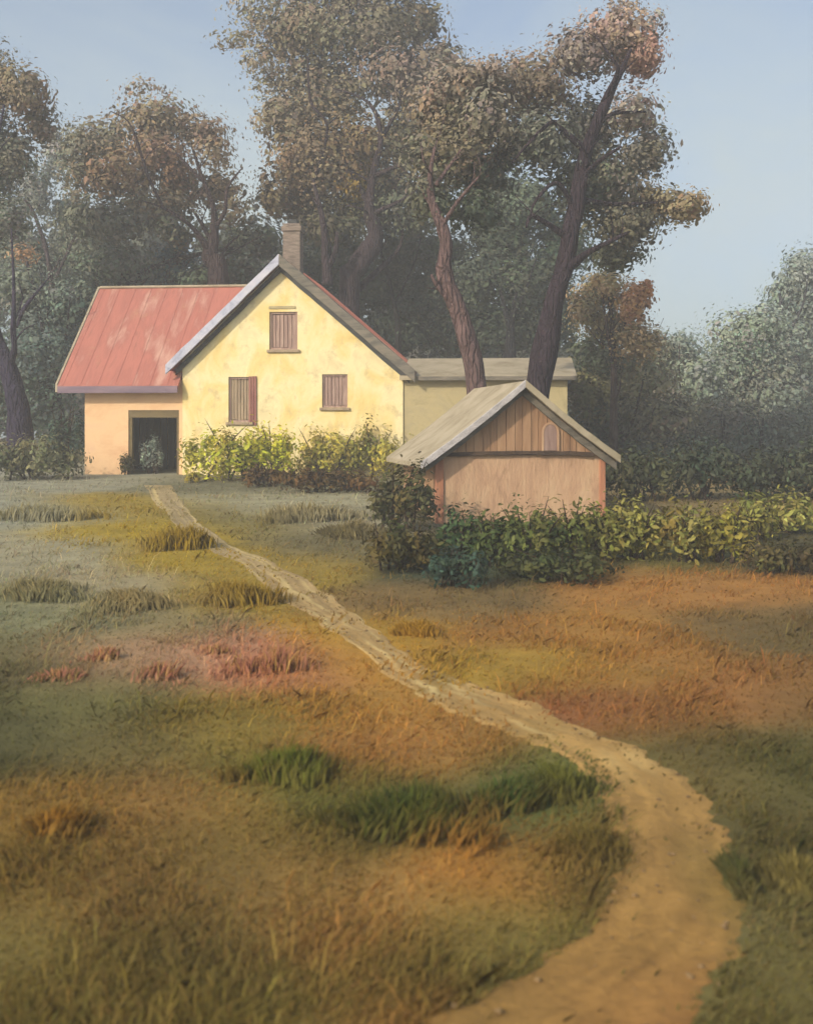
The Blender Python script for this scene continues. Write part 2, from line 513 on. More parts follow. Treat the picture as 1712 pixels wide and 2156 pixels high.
def wall_strip(x0, x1, holes):
    """column x0..x1 of the gable wall, holes = list of (z0,z1)"""
    z = -0.5
    for a, b in holes:
        w.box(x0, x1, 0, TH, z, a)
        z = b
    xs = [x0, x1]
    if x0 < XA < x1: xs = [x0, XA, x1]
    pts = [(x0, z), (x1, z)] + [(x, zmain(x)) for x in reversed(xs)]
    w.prism_y(pts, 0, TH)


cuts = sorted({XL, XR, -2.22, -1.42, -0.78, 0.20, 1.06, 1.94})
for x0, x1 in zip(cuts[:-1], cuts[1:]):
    hs = [(k[2], k[3]) for k in wins.values() if k[0] <= x0 + 1e-6 and k[1] >= x1 - 1e-6]
    wall_strip(x0, x1, hs)
w.box(XL, XL + TH, TH, DEP, -0.5, ZL).box(XR - TH, XR, TH, DEP, -0.5, ZR)
w.prism_y([(XL + TH, -0.5), (XR - TH, -0.5), (XR - TH, zmain(XR - TH)), (XA, ZA), (XL + TH, zmain(XL + TH))], DEP - TH, DEP)
w.build('gable_wall', M_YEL, house)


def roof_pt(x, y, dz): return (x, y, zmain(x) + dz)


OV, EV = 0.42, 0.42
zl_e = ZL - EV * (ZA - ZL) / (XA - XL)
zr_e = ZR - EV * (ZA - ZR) / (XR - XA)
rf = MB()
rf.slab([(XL - EV, -OV + 0.06, zl_e + 0.24), (XA, -OV + 0.06, ZA + 0.24), (XA, DEP + 0.3, ZA + 0.24), (XL - EV, DEP + 0.3, zl_e + 0.24)], 0.2)
rf.slab([(XA, -OV + 0.06, ZA + 0.24), (XR + EV, -OV + 0.06, zr_e + 0.24), (XR + EV, DEP + 0.3, zr_e + 0.24), (XA, DEP + 0.3, ZA + 0.24)], 0.2)
for sx, xe, ze in ((-1, XL - EV, zl_e), (1, XR + EV, zr_e)):          # raised seams
    for k in range(14):
        yb = 0.1 + k * 0.58
        rf.slab([(XA + sx * 0.02, yb, ZA + 0.27), (xe, yb, ze + 0.27), (xe, yb + 0.05, ze + 0.27), (XA + sx * 0.02, yb + 0.05, ZA + 0.27)], 0.05)
rf.build('main_roof', M_RED, house)


def barge(x0, z0, x1, z1, up, dn, y0, y1, name, mat):
    m = MB()
    n = 14
    for i in range(n):                      # slightly uneven hand-cut board
        pass
    top, bot = [], []
    for i in range(n + 1):
        t = i / n
        x, z = x0 + (x1 - x0) * t, z0 + (z1 - z0) * t
        top.append((x, z + up + 0.03 * noise.noise((x * 1.7, z, 1.0))))
        bot.append((x, z - dn + 0.03 * noise.noise((x * 1.9, z, 4.0))))
    pts = bot + top[::-1] if x1 > x0 else top + bot[::-1]
    m.prism_y(pts, y0, y1)
    return m.build(name, mat, house, 0.012)


o = barge(XL - EV - 0.06, zl_e - 0.06, XA, ZA, 0.30, 0.06, -OV - 0.02, -OV + 0.055, 'bargeboard', M_VERGE_LIT)
o['label'] = 'left bargeboard in a pale sunlit tone'
o = barge(XA, ZA, XR + EV + 0.03, zr_e - 0.03, 0.30, 0.10, -OV - 0.02, -OV + 0.055, 'bargeboard', M_GREY)
o['label'] = 'weathered grey bargeboard'
barge(XL - EV + 0.2, zl_e + 0.14, XA, ZA, -0.05, 0.26, -0.10, -0.02, 'soffit_trim', M_DKGREY)
barge(XA, ZA, XR + EV - 0.2, zr_e + 0.14, -0.05, 0.28, -0.12, -0.02, 'soffit_trim', M_DKGREY)
# wide grey verge on the right slope
v = MB()
v.slab([(XA + 0.01, -OV + 0.07, ZA + 0.275), (XR + EV, -OV + 0.07, zr_e + 0.275), (XR + EV, 1.3, zr_e + 0.275), (XA + 0.01, 1.3, ZA + 0.275)], 0.03)
v.build('verge_flashing', M_GREY, house)
# chimney
ch = MB().box(XA - 0.16, XA + 0.46, 1.0, 1.62, ZA - 0.6, 8.62).box(XA - 0.21, XA + 0.51, 0.95, 1.67, 8.62, 8.80).box(XA - 0.16, XA + 0.46, 1.0, 1.62, 8.80, 8.9)
ch.build('chimney', M_BRICK, house, 0.015)
MB().box(XA - 0.03, XA + 0.33, 1.13, 1.49, 8.9, 9.06).build('chimney_pot', M_DKGREY, house, 0.03)


def board_panel(x0, x1, z0, z1, y, n, mat, name, parent):
    m = MB()
    wd = (x1 - x0) / n
    for i in range(n):
        dy = random.uniform(-0.012, 0.012)
        m.box(x0 + i * wd + 0.008, x0 + (i + 1) * wd - 0.008, y + dy, y + 0.04 + dy, z0 + random.uniform(0, 0.02), z1 - random.uniform(0, 0.02))
    return m.build(name, mat, parent, 0.004)


def window(key, mat_panel, label, shutter=None):
    x0, x1, z0, z1 = wins[key]
    f = MB().box(x0 + 0.003, x0 + 0.07, 0.06, 0.16, z0 + 0.07, z1 - 0.07).box(x1 - 0.07, x1 - 0.003, 0.06, 0.16, z0 + 0.07, z1 - 0.07)
    f.box(x0 + 0.003, x1 - 0.003, 0.055, 0.165, z0 + 0.003, z0 + 0.07).box(x0 + 0.003, x1 - 0.003, 0.055, 0.165, z1 - 0.07, z1 - 0.003)
    fr = f.build('window', M_SHUT, house)
    fr['label'] = label
    board_panel(x0 + 0.07, x1 - 0.07, z0 + 0.07, z1 - 0.07, 0.10, 6, mat_panel, 'boarding', fr)
    MB().box(x0 - 0.08, x1 + 0.08, -0.09, 0.05, z0 - 0.10, z0 - 0.004).build('sill', M_TAUPE, fr, 0.01)
    if shutter:
        a, b = shutter
        board_panel(a, b, z0 - 0.12, z1 + 0.03, -0.055, 3, M_CRIM, 'shutter', fr)
    return fr


window('up', M_SHUT, 'brown boarded attic window')
window('lo', M_TAUPE, 'taupe window with a crimson shutter', (-1.50, -1.22))
window('ro', M_SHUT, 'brown boarded ground floor window')
MB().box(-0.80, 0.14, -0.03, -0.003, 5.76, 5.86).build('lintel', M_ANNEX, house, 0.01)

# left wing with the red roof
WX0, WX1, WZ = -7.42, XL - 0.003, 3.34
DX0, DX1, DZ = -5.84, -4.02, 2.02
w = MB()
w.box(WX0, DX0, 0.15, 0.40, -0.5, WZ).box(DX0, DX1, 0.15, 0.40, DZ + 0.26, WZ).box(DX1, WX1, 0.15, 0.40, -0.5, WZ)
w.box(WX0, WX0 + 0.25, 0.40, 7.2, -0.5, WZ)
w.prism_y([(WX0 + 0.25, -0.5), (WX1, -0.5), (WX1, WZ), (WX0 + 0.25, WZ)], 6.95, 7.2)
ridge_y, ridge_z = 3.7, 6.78
sl = (ridge_z - WZ) / (ridge_y - 0.15)
n0 = len(w.v)                                                          # the wing's end gable
w.add([(WX0, 0.15, WZ), (WX0 + 0.25, 0.15, WZ), (WX0, 7.2, WZ), (WX0 + 0.25, 7.2, WZ), (WX0, ridge_y, ridge_z - 0.05), (WX0 + 0.25, ridge_y, ridge_z - 0.05)],
      [(0, 4, 2), (1, 3, 5), (0, 1, 5, 4), (2, 4, 5, 3)])
w.build('wing_wall', M_PEACH, house)
MB().box(DX0, DX1, 0.17, 0.38, DZ, DZ + 0.257).build('lintel', M_HEADER, house)
MB().box(DX0 + 0.003, DX0 + 0.12, 0.19, 0.36, -0.4, DZ - 0.003).build('door_jamb', M_HEADER, house)
MB().box(DX1 - 0.09, DX1 - 0.003, 0.19, 0.36, -0.4, DZ - 0.003).build('door_jamb', M_HEADER, house)
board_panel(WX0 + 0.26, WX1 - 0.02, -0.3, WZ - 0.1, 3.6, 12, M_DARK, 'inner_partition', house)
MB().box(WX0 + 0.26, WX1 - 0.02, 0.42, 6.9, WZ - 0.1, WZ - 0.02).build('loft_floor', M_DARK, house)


def zw(y): return WZ + (y - 0.15) * sl


rf = MB()
ye = -0.32
rf.slab([(-8.22, ye, zw(ye) + 0.26), (XL - 0.06, ye, zw(ye) + 0.26), (XL - 0.06, 0.45, zw(0.45) + 0.26), (-1.1, 0.45, zw(0.45) + 0.26), (-1.1, ridge_y, ridge_z + 0.26), (-8.22, ridge_y, ridge_z + 0.26)], 0.16)
rf.slab([(-8.22, ridge_y, ridge_z + 0.26), (-1.1, ridge_y, ridge_z + 0.26), (-1.1, 7.6, zw(0.15) + 0.2 - 0.4), (-8.22, 7.6, zw(0.15) + 0.2 - 0.4)], 0.16)
for k in range(11):
    xb = -8.05 + k * 0.62
    y0 = ye if xb < XL - 0.15 else 0.5
    rf.slab([(xb, y0, zw(y0) + 0.274), (xb + 0.045, y0, zw(y0) + 0.274), (xb + 0.045, ridge_y, ridge_z + 0.274), (xb, ridge_y, ridge_z + 0.274)], 0.04)
rf.build('wing_roof', M_RED, house)
MB().box(-8.22, -1.1, ridge_y - 0.10, ridge_y + 0.10, ridge_z + 0.22, ridge_z + 0.32).build('ridge_cap', M_TANROOF, house, 0.03)
MB().box(-8.20, XL - 0.07, ye - 0.06, ye - 0.004, zw(ye) - 0.02, zw(ye) + 0.22).build('fascia', M_MAUVE, house, 0.01)
b = MB()                                                               # pale verge board on the wing's open end
b.add([(-8.30, ye, zw(ye) + 0.30), (-8.225, ye, zw(ye) + 0.30), (-8.225, ridge_y, ridge_z + 0.30), (-8.30, ridge_y, ridge_z + 0.30),
       (-8.30, ye, zw(ye) + 0.02), (-8.225, ye, zw(ye) + 0.02), (-8.225, ridge_y, ridge_z + 0.02), (-8.30, ridge_y, ridge_z + 0.02)],
      [(0, 1, 2, 3), (4, 7, 6, 5), (0, 4, 5, 1), (1, 5, 6, 2), (2, 6, 7, 3), (3, 7, 4, 0)])
b.build('wing_verge', M_TANROOF, house)

# right annex
AX0, AX1, AZ = XR + 0.003, 9.4, 3.38
w = MB().box(AX0, AX1, 0.06, 0.8, -0.6, AZ).box(AX1 - 0.3, AX1, 0.8, 6.0, -0.6, AZ).box(AX0, AX1 - 0.3, 5.7, 6.0, -0.6, AZ)
w.add([(AX1 - 0.3, 0.06, AZ), (AX1, 0.06, AZ), (AX1 - 0.3, 6.0, AZ), (AX1, 6.0, AZ), (AX1 - 0.3, 3.2, AZ + 0.64), (AX1, 3.2, AZ + 0.64)],
      [(0, 4, 2), (1, 3, 5), (0, 1, 5, 4), (2, 4, 5, 3)])
w.build('annex_wall', M_ANNEX, house)
rf = MB()
rf.slab([(XR - 0.1, -0.22, AZ + 0.04), (AX1 + 0.3, -0.22, AZ + 0.04), (AX1 + 0.3, 3.2, AZ + 0.84), (XR - 0.1, 3.2, AZ + 0.84)], 0.14)
rf.slab([(XR - 0.1, 3.2, AZ + 0.84), (AX1 + 0.3, 3.2, AZ + 0.84), (AX1 + 0.3, 6.4, AZ + 0.10), (XR - 0.1, 6.4, AZ + 0.10)], 0.14)
rf.build('annex_roof', M_TANROOF, house)
MB().box(XR + 0.5, AX1 + 0.28, -0.29, -0.225, AZ - 0.12, AZ + 0.02).build('fascia', M_GREY, house, 0.01)

# ------------------------------------------------------------------ shed in front
bx_, by_ = 2.56, 25.0
shed = empty('shed', (bx_, by_, gz(bx_, by_) - 0.02), R(9.5), 'small brown plank shed with a pale buff roof among green bushes', 'shed')
BW, BZ, BA, BD = 1.93, 1.54, 3.02, 4.4
w = MB()
w.box(-BW, BW, 0, 0.08, -0.6, BZ)
w.build('front_wall', M_BARNLOW, shed)
w = MB()
x = -BW
while x < BW - 0.02:
    wd = random.uniform(0.13, 0.22)
    x1 = min(BW, x + wd)
    dy = random.uniform(-0.02, 0.012)

    def zz(q): return BZ + 0.02 + (BA - BZ - 0.02) * (1 - abs(q) / BW)
    a, b = x + 0.006, x1 - 0.006
    ps = [(a, BZ + 0.05), (b, BZ + 0.05), (b, max(zz(b), BZ + 0.06))] + ([(0, BA)] if a < 0 < b else []) + [(a, max(zz(a), BZ + 0.06))]
    w.prism_y(ps, -0.03 + dy, 0.03 + dy)
    x = x1
w.build('gable_boards', M_BARN, shed)
MB().prism_y([(-BW, BZ + 0.01), (BW, BZ + 0.01), (0, BA)], 0.04, 0.08).build('gable_backing', M_BEAM, shed)
w = MB().box(-BW, -BW + 0.08, 0.08, BD, -0.6, BZ).box(BW - 0.08, BW, 0.08, BD, -0.6, BZ)
w.prism_y([(-BW + 0.08, -0.6), (BW - 0.08, -0.6), (BW - 0.08, BZ), (0, BA), (-BW + 0.08, BZ)], BD - 0.08, BD)
w.build('side_wall', M_BARN, shed)
sb = (BA - BZ) / BW
ovx = 0.42
rf = MB()
fr, bk = -0.36, BD + 0.25
for sx in (-1, 1):
    xe = sx * (BW + (ovx if sx < 0 else 0.26))
    ze = BZ - (abs(xe) - BW) * sb
    # slightly sagging roof: six strips
    n = 6
    for i in range(n):
        t0, t1 = i / n, (i + 1) / n
        g = lambda t: -0.05 * math.sin(math.pi * t)
        P = lambda t, y: (xe * t, y, BA + 0.17 + (ze - BA) * t + g(t))
        q = [P(t0, fr), P(t1, fr), P(t1, bk), P(t0, bk)]
        rf.slab(q if sx > 0 else q[::-1], 0.11)
rf.build('roof', M_TANROOF, shed)


def edge_strip(sx, y0, y1, up, dn, name, mat, lab=None, seg=14):
    xe = sx * (BW + (ovx if sx < 0 else 0.26))
    ze = BZ - (abs(xe) - BW) * sb
    top, bot = [], []
    for i in range(seg + 1):
        t = i / seg
        z = BA + (ze - BA) * t - 0.05 * math.sin(math.pi * t)
        top.append((xe * t, z + up + 0.015 * noise.noise((t * 9, sx, 2))))
        bot.append((xe * t, z - dn + 0.02 * noise.noise((t * 11, sx, 5))))
    pts = bot + top[::-1] if sx > 0 else top + bot[::-1]
    o = MB().prism_y(pts, y0, y1).build(name, mat, shed, 0.008)
    if lab: o['label'] = lab


edge_strip(-1, fr - 0.05, fr - 0.004, 0.195, -0.02, 'roof_edge', M_EDGE_LIT, 'left roof edge in a pale sunlit tone')
edge_strip(1, fr - 0.05, fr - 0.004, 0.195, -0.02, 'roof_edge', M_TANROOF, 'buff right roof edge')
edge_strip(-1, -0.14, -0.06, 0.03, 0.14, 'bargeboard', M_GREY)
edge_strip(1, -0.14, -0.06, 0.03, 0.14, 'bargeboard', M_GREY)
m = MB()
n = 18
tp, bt = [], []
for i in range(n + 1):
    x = -BW - 0.05 + (2 * BW + 0.1) * i / n
    sag = 0.05 * math.sin(math.pi * i / n)
    tp.append((x, BZ + 0.05 + sag + 0.025 * noise.noise((x * 3, 1, 1))))
    bt.append((x, BZ - 0.04 + sag + 0.03 * noise.noise((x * 3, 7, 1))))
m.prism_y(bt + tp[::-1], -0.10, -0.004)
m.build('cross_beam', M_BEAM, shed, 0.008)
MB().box(-BW - 0.03, -BW + 0.16, -0.05, -0.004, -0.6, BZ - 0.1).build('corner_post', M_POST, shed, 0.012)
MB().box(BW - 0.11, BW + 0.03, -0.05, -0.004, -0.6, BZ - 0.1).build('corner_post', M_POST, shed, 0.012)
ac = 0.66
pts = [(ac - 0.15, BZ + 0.10), (ac + 0.15, BZ + 0.10)] + [(ac + 0.15 * math.cos(t), BZ + 0.50 + 0.19 * math.sin(t)) for t in [math.pi * k / 10 for k in range(11)]]
hatch = MB().prism_y(pts, -0.075, -0.053).build('arched_hatch', M_SHUT, shed, 0.006)
pts2 = [(ac - 0.20, BZ + 0.10), (ac - 0.153, BZ + 0.10)] + [(ac + 0.153 * math.cos(t), BZ + 0.50 + 0.193 * math.sin(t)) for t in [math.pi * (1 - k / 10) for k in range(11)]] + \
       [(ac + 0.153, BZ + 0.10), (ac + 0.20, BZ + 0.10)] + [(ac + 0.20 * math.cos(t), BZ + 0.50 + 0.24 * math.sin(t)) for t in [math.pi * k / 10 for k in range(11)]]
MB().prism_y(pts2, -0.085, -0.053).build('hatch_frame', M_BARNLOW, hatch)

# ------------------------------------------------------------------ vegetation
def rand_unit(n):
    a = rng.normal(size=(n, 3))
    return a / np.linalg.norm(a, axis=1)[:, None]


def leaf_blob(c, r, n, size, col, sub=10, aspect=1.55, up=0.3, var=0.11, spread=0.50, stroke=0.7):
    """leaf-sized faces gathered in clumps through an ellipsoid: returns verts, faces, colours"""
    c, r = np.asarray(c, float), np.asarray(r, float)
    d = rand_unit(sub)
    cen = d * (rng.random((sub, 1)) ** 0.45) * 0.78
    k = rng.integers(0, sub, n)
    wide = np.where(rng.random((n, 1)) < 0.14, 1.7, 1.0)          # a few leaves reach out loosely
    p = cen[k] + rng.normal(size=(n, 3)) * spread * (0.6 + 0.6 * rng.random((sub, 1)))[k] * 0.62 * wide
    # thin the far strays
    rr = np.linalg.norm(p, axis=1)
    keep = rr < 1.25 + 0.15 * rng.random(n)
    p, k = p[keep], k[keep]
    n = len(p)
    rr = np.linalg.norm(p, axis=1)
    pos = c + p * r
    loc = p - cen[k] * 0.75                                       # faces look outwards from their own clump
    nd = 0.42 * rand_unit(n) + 1.15 * loc / (np.linalg.norm(loc, axis=1)[:, None] + 1e-6) + np.array([0, 0, up * 0.7])
    nd /= np.linalg.norm(nd, axis=1)[:, None]
    sd = rand_unit(sub)
    t = stroke * sd[k] + (1 - stroke) * rand_unit(n)
    t -= nd * (t * nd).sum(1)[:, None]
    t /= np.linalg.norm(t, axis=1)[:, None] + 1e-9
    b = np.cross(nd, t)
    s = size * (0.55 + 0.9 * rng.random((n, 1))) * np.where(wide[keep] > 1, 0.7, 1.0) * (1.1 - 0.3 * np.clip(rr, 0, 1.3)[:, None])
    L, B = t * s * aspect * 0.5, b * s * 0.5
    q = rng.uniform(0.55, 1.0, (n, 4, 1))
    # six-cornered pointed leaf clump, slightly folded
    fold = nd * s * 0.12
    V = np.stack([pos - L, pos - L * 0.35 - B * q[:, 0] + fold, pos + L * 0.45 - B * q[:, 1] * 0.8 + fold, pos + L, pos + L * 0.4 + B * q[:, 2] * 0.85 + fold, pos - L * 0.4 + B * q[:, 3] + fold], 1)
    F = np.arange(n * 6).reshape(n, 6)
    cc = np.asarray(col, float)              # already linear
    subv = 1 + rng.normal(size=(sub, 1)) * var * 0.8
    hue = 1 + rng.normal(size=(sub, 3)) * 0.06
    lv = 1 + rng.normal(size=(n, 1)) * var * 0.7
    C = np.clip(cc * subv[k] * hue[k] * lv, 0.01, 0.8)
    C = np.repeat(C[:, None, :], 6, 1).reshape(-1, 3)
    return V.reshape(-1, 3), F, C


def join(parts):
    V, F, C, n = [], [], [], 0
    for v, f, c in parts:
        V.append(v); F.append(f + n); C.append(c); n += len(v)
    return np.concatenate(V), np.concatenate(F), np.concatenate(C)


def fast_mesh(name, V, F, C, mat, parent=None):
    """all faces have the same number of corners"""
    me = bpy.data.meshes.new(name)
    k = F.shape[1]
    me.vertices.add(len(V)); me.vertices.foreach_set('co', np.asarray(V, np.float32).ravel())
    me.loops.add(F.size); me.loops.foreach_set('vertex_index', F.astype(np.int32).ravel())
    me.polygons.add(len(F)); me.polygons.foreach_set('loop_start', np.arange(0, F.size, k, dtype=np.int32))
    me.update(calc_edges=True)
    at = me.color_attributes.new('col', 'FLOAT_COLOR', 'POINT')
    c4 = np.ones((len(V), 4), np.float32); c4[:, :3] = C
    at.data.foreach_set('color', c4.ravel())
    me.materials.append(mat)
    me.validate()
    o = bpy.data.objects.new(name, me)
    S.collection.objects.link(o)
    if parent: o.parent = parent
    return o


def tube(P, rad, sides=9, sub=5, wob=0.0):
    P = [Vector(p) for p in P]
    Q = catmull(P, sub)
    rr = []
    for i in range(len(P) - 1):
        for k in range(sub):
            rr.append(rad[i] + (rad[i + 1] - rad[i]) * k / sub)
    rr.append(rad[-1])
    V, F = [], []
    ref = Vector((0.3, 1, 0.1))
    sd = random.uniform(0, 50)
    for i, p in enumerate(Q):
        t = (Q[min(i + 1, len(Q) - 1)] - Q[max(i - 1, 0)]).normalized()
        a = t.cross(ref).normalized()
        b = t.cross(a)
        for k in range(sides):
            an = 2 * math.pi * k / sides
            d = a * math.cos(an) + b * math.sin(an)
            r = rr[i] * (1 + wob * noise.noise((d.x * 1.6 + sd, d.y * 1.6 + i * 0.22, d.z * 1.6)))
            V.append(p + d * r)
    for i in range(len(Q) - 1):
        for k in range(sides):
            k2 = (k + 1) % sides
            F.append((i * sides + k, i * sides + k2, (i + 1) * sides + k2, (i + 1) * sides + k))
    F.append(tuple(range(sides - 1, -1, -1)))
    F.append(tuple((len(Q) - 1) * sides + k for k in range(sides)))
    return V, F


def trunk_mesh(limbs, Y, root, col, dY=0.0):
    """limbs: lists of (u, v, width, depth offset) -> one bark mesh in root's local space"""
    V, F = [], []
    for L in limbs:
        P = [px(q[0], q[1], Y + (q[3] if len(q) > 3 else 0)) - root for q in L]
        rad = [q[2] * 0.5 / FPX * Y for q in L]
        v, f = tube(P, rad, 10, 5, 0.35)
        n = len(V)
        V += v
        F += [tuple(i + n for i in ff) for ff in f]
    c = np.tile(lin(col), (len(V), 1))
    return V, F, c


def grow_twigs(limbs, n, ln=60):
    """fine twigs leaving the outer half of the given limbs"""
    out = []
    for L in limbs:
        for _ in range(n):
            i = random.randrange(max(0, len(L) // 2 - 1), len(L) - 1) if len(L) > 2 else 0
            t = random.random()
            a, b = L[i], L[i + 1]
            u, v = a[0] + (b[0] - a[0]) * t, a[1] + (b[1] - a[1]) * t
            wd = min(5, 0.4 * (a[2] + (b[2] - a[2]) * t))
            dz = (a[3] if len(a) > 3 else 0)
            an = random.uniform(-2.7, -0.45)
            l = ln * random.uniform(0.6, 1.3)
            q1 = (u + l * 0.5 * math.cos(an), v + l * 0.5 * math.sin(an), wd * 0.7, dz + random.uniform(-0.8, 0.8))
            an += random.uniform(-0.5, 0.5)
            q2 = (q1[0] + l * 0.5 * math.cos(an), q1[1] + l * 0.5 * math.sin(an), 1.2, q1[3] + random.uniform(-0.8, 0.8))
            out.append([(u, v, wd, dz), q1, q2])
    return out


K_F = 0.72          # painted colour -> leaf reflectance
NLEAF = [0]


def tree(name, label, Y, base_u, blobs, limbs=None, bark=(70, 58, 56), size=0.42, dens=1.0, twigs=2, group=None, cat='tree', back=False):
    size *= 0.31
    back = back or bool(limbs)
    x = (base_u - UC) / FPX * Y
    root_p = Vector((x, Y, gz(x, Y)))
    t = empty(name, root_p, 0, label, cat, group)
    if not limbs:
        bl = max(blobs, key=lambda q: q[1])
        top = min(blobs, key=lambda q: q[1])
        limbs = [[(base_u, VH + (EYE - gz(x, Y) + 0.2) * FPX / Y, 20), (base_u + random.uniform(-8, 8), bl[1], 15), (top[0], top[1], 5)]]
        for q in blobs[:6]:
            limbs.append([(base_u, bl[1] + random.uniform(-10, 30), 9), ((base_u + q[0]) / 2, (bl[1] + q[1]) / 2 + 10, 6, random.uniform(-1, 1)), (q[0], q[1] - q[3] * 0.4, 2, random.uniform(-1.5, 1.5))])
    else:
        f = limbs[0][0]
        gv_ = VH + (EYE - gz(x, Y) + 0.25) * FPX / Y
        limbs = [[(base_u, gv_, f[2] * 1.35)] + limbs[0]] + limbs[1:]
    limbs = limbs + grow_twigs(limbs, twigs)
    V, F, c = trunk_mesh(limbs, Y, root_p, bark)
    mesh_obj('trunk', V, F, M_BARK, t, c, True)
    parts = []
    for q in blobs:
        u, v, ru, rv, col = q[:5]
        dn = q[5] if len(q) > 5 else 1.0
        dy = q[6] if len(q) > 6 else (random.uniform(0.6, 2.6) if back else random.uniform(-1.2, 1.2))
        m = Y / FPX
        rx, rz = ru * m * 1.14, rv * m * 1.14
        ry = max(1.0, 0.85 * min(rx, rz) + 0.3 * max(rx, rz))
        size_ = size
        n = int(dens * dn * 3.2 * (rx * rz + rx * ry + ry * rz) / (size * size)) + 30
        n = min(n, 42000)
        NLEAF[0] += n
        sub = max(8, int(5 + 3.2 * (rx * rz + ry * rx) ** 0.5 * 1.6))
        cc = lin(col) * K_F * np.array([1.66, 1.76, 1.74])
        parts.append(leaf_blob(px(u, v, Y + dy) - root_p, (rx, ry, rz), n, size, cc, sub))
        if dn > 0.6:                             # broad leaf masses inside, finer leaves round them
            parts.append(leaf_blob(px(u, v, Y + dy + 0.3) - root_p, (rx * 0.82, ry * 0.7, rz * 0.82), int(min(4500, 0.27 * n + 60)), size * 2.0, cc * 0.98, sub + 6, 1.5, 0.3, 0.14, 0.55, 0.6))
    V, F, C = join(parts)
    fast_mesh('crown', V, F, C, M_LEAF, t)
    return t


# the two big trees behind the shed
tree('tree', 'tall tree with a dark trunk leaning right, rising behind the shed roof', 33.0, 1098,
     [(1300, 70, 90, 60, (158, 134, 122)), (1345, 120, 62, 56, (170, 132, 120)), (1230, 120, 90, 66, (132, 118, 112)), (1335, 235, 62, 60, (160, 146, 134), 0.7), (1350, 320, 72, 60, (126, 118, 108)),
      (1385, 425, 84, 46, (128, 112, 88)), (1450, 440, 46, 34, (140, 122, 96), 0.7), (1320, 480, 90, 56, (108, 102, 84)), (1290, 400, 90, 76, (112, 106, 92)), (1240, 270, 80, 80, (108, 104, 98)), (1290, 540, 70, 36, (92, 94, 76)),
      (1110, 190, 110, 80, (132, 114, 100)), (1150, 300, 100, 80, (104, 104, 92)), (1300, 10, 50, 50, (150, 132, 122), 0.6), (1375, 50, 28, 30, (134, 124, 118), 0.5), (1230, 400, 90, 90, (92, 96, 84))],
     [[(1135, 800, 50), (1152, 720, 46), (1172, 620, 38), (1190, 555, 37), (1203, 480, 35), (1218, 400, 32), (1240, 300, 27), (1285, 195, 18), (1312, 140, 12), (1328, 102, 5)],
      [(1190, 570, 22), (1232, 535, 14, -0.5), (1275, 512, 10, -0.8), (1325, 488, 5, -1)], [(1196, 500, 16), (1150, 470, 10, -.4), (1118, 455, 8, -.6), (1108, 480, 4, -.7)], [(1208, 440, 12), (1172, 385, 9, -.6), (1130, 420, 6, -.9), (1115, 455, 3, -1)],
      [(1235, 320, 18), (1180, 270, 10, -.4), (1160, 258, 8, -.6), (1110, 305, 6, -.9), (1076, 345, 3, -1)], [(1225, 370, 14), (1270, 333, 8, -.5), (1308, 308, 4, -.8)], [(1270, 215, 14), (1300, 150, 8, -.4), (1285, 118, 5, -.5), (1250, 70, 3, .2)],
      [(1255, 265, 14), (1290, 240, 9, .6), (1360, 235, 4, 1)], [(1215, 420, 16), (1300, 430, 9, .5), (1400, 425, 4, .8)]],
     (54, 44, 52), 0.34)
tree('tree', 'crooked tree with a brown trunk leaning left behind the shed ridge', 32.0, 1028,
     [(905, 420, 60, 54, (98, 98, 80)), (960, 330, 86, 76, (118, 108, 88)), (930, 240, 76, 70, (128, 112, 96)), (1020, 250, 76, 70, (122, 112, 98)), (1020, 360, 80, 70, (92, 98, 84)), (1000, 450, 70, 50, (80, 88, 72), 0.8), (1020, 170, 76, 50, (140, 126, 114), 0.8), (960, 170, 60, 60, (130, 118, 104), 0.8), (900, 330, 60, 60, (110, 106, 90), 0.9), (1080, 300, 60, 70, (110, 104, 94), 0.9)],
     [[(1000, 800, 46), (980, 705, 43), (958, 640, 38), (938, 592, 35), (936, 550, 30), (940, 515, 27), (930, 475, 23), (912, 432, 18), (905, 380, 12), (915, 310, 6)],
      [(930, 480, 12), (960, 430, 8, -.4), (1010, 370, 4, -.8)], [(914, 440, 12), (890, 400, 7, .3), (880, 370, 3, .5)], [(960, 650, 12), (920, 600, 9, -.3), (908, 578, 5, -.4)], [(918, 390, 10), (960, 330, 6, .4), (1010, 260, 3, .6)]],
     (104, 84, 82), 0.34)
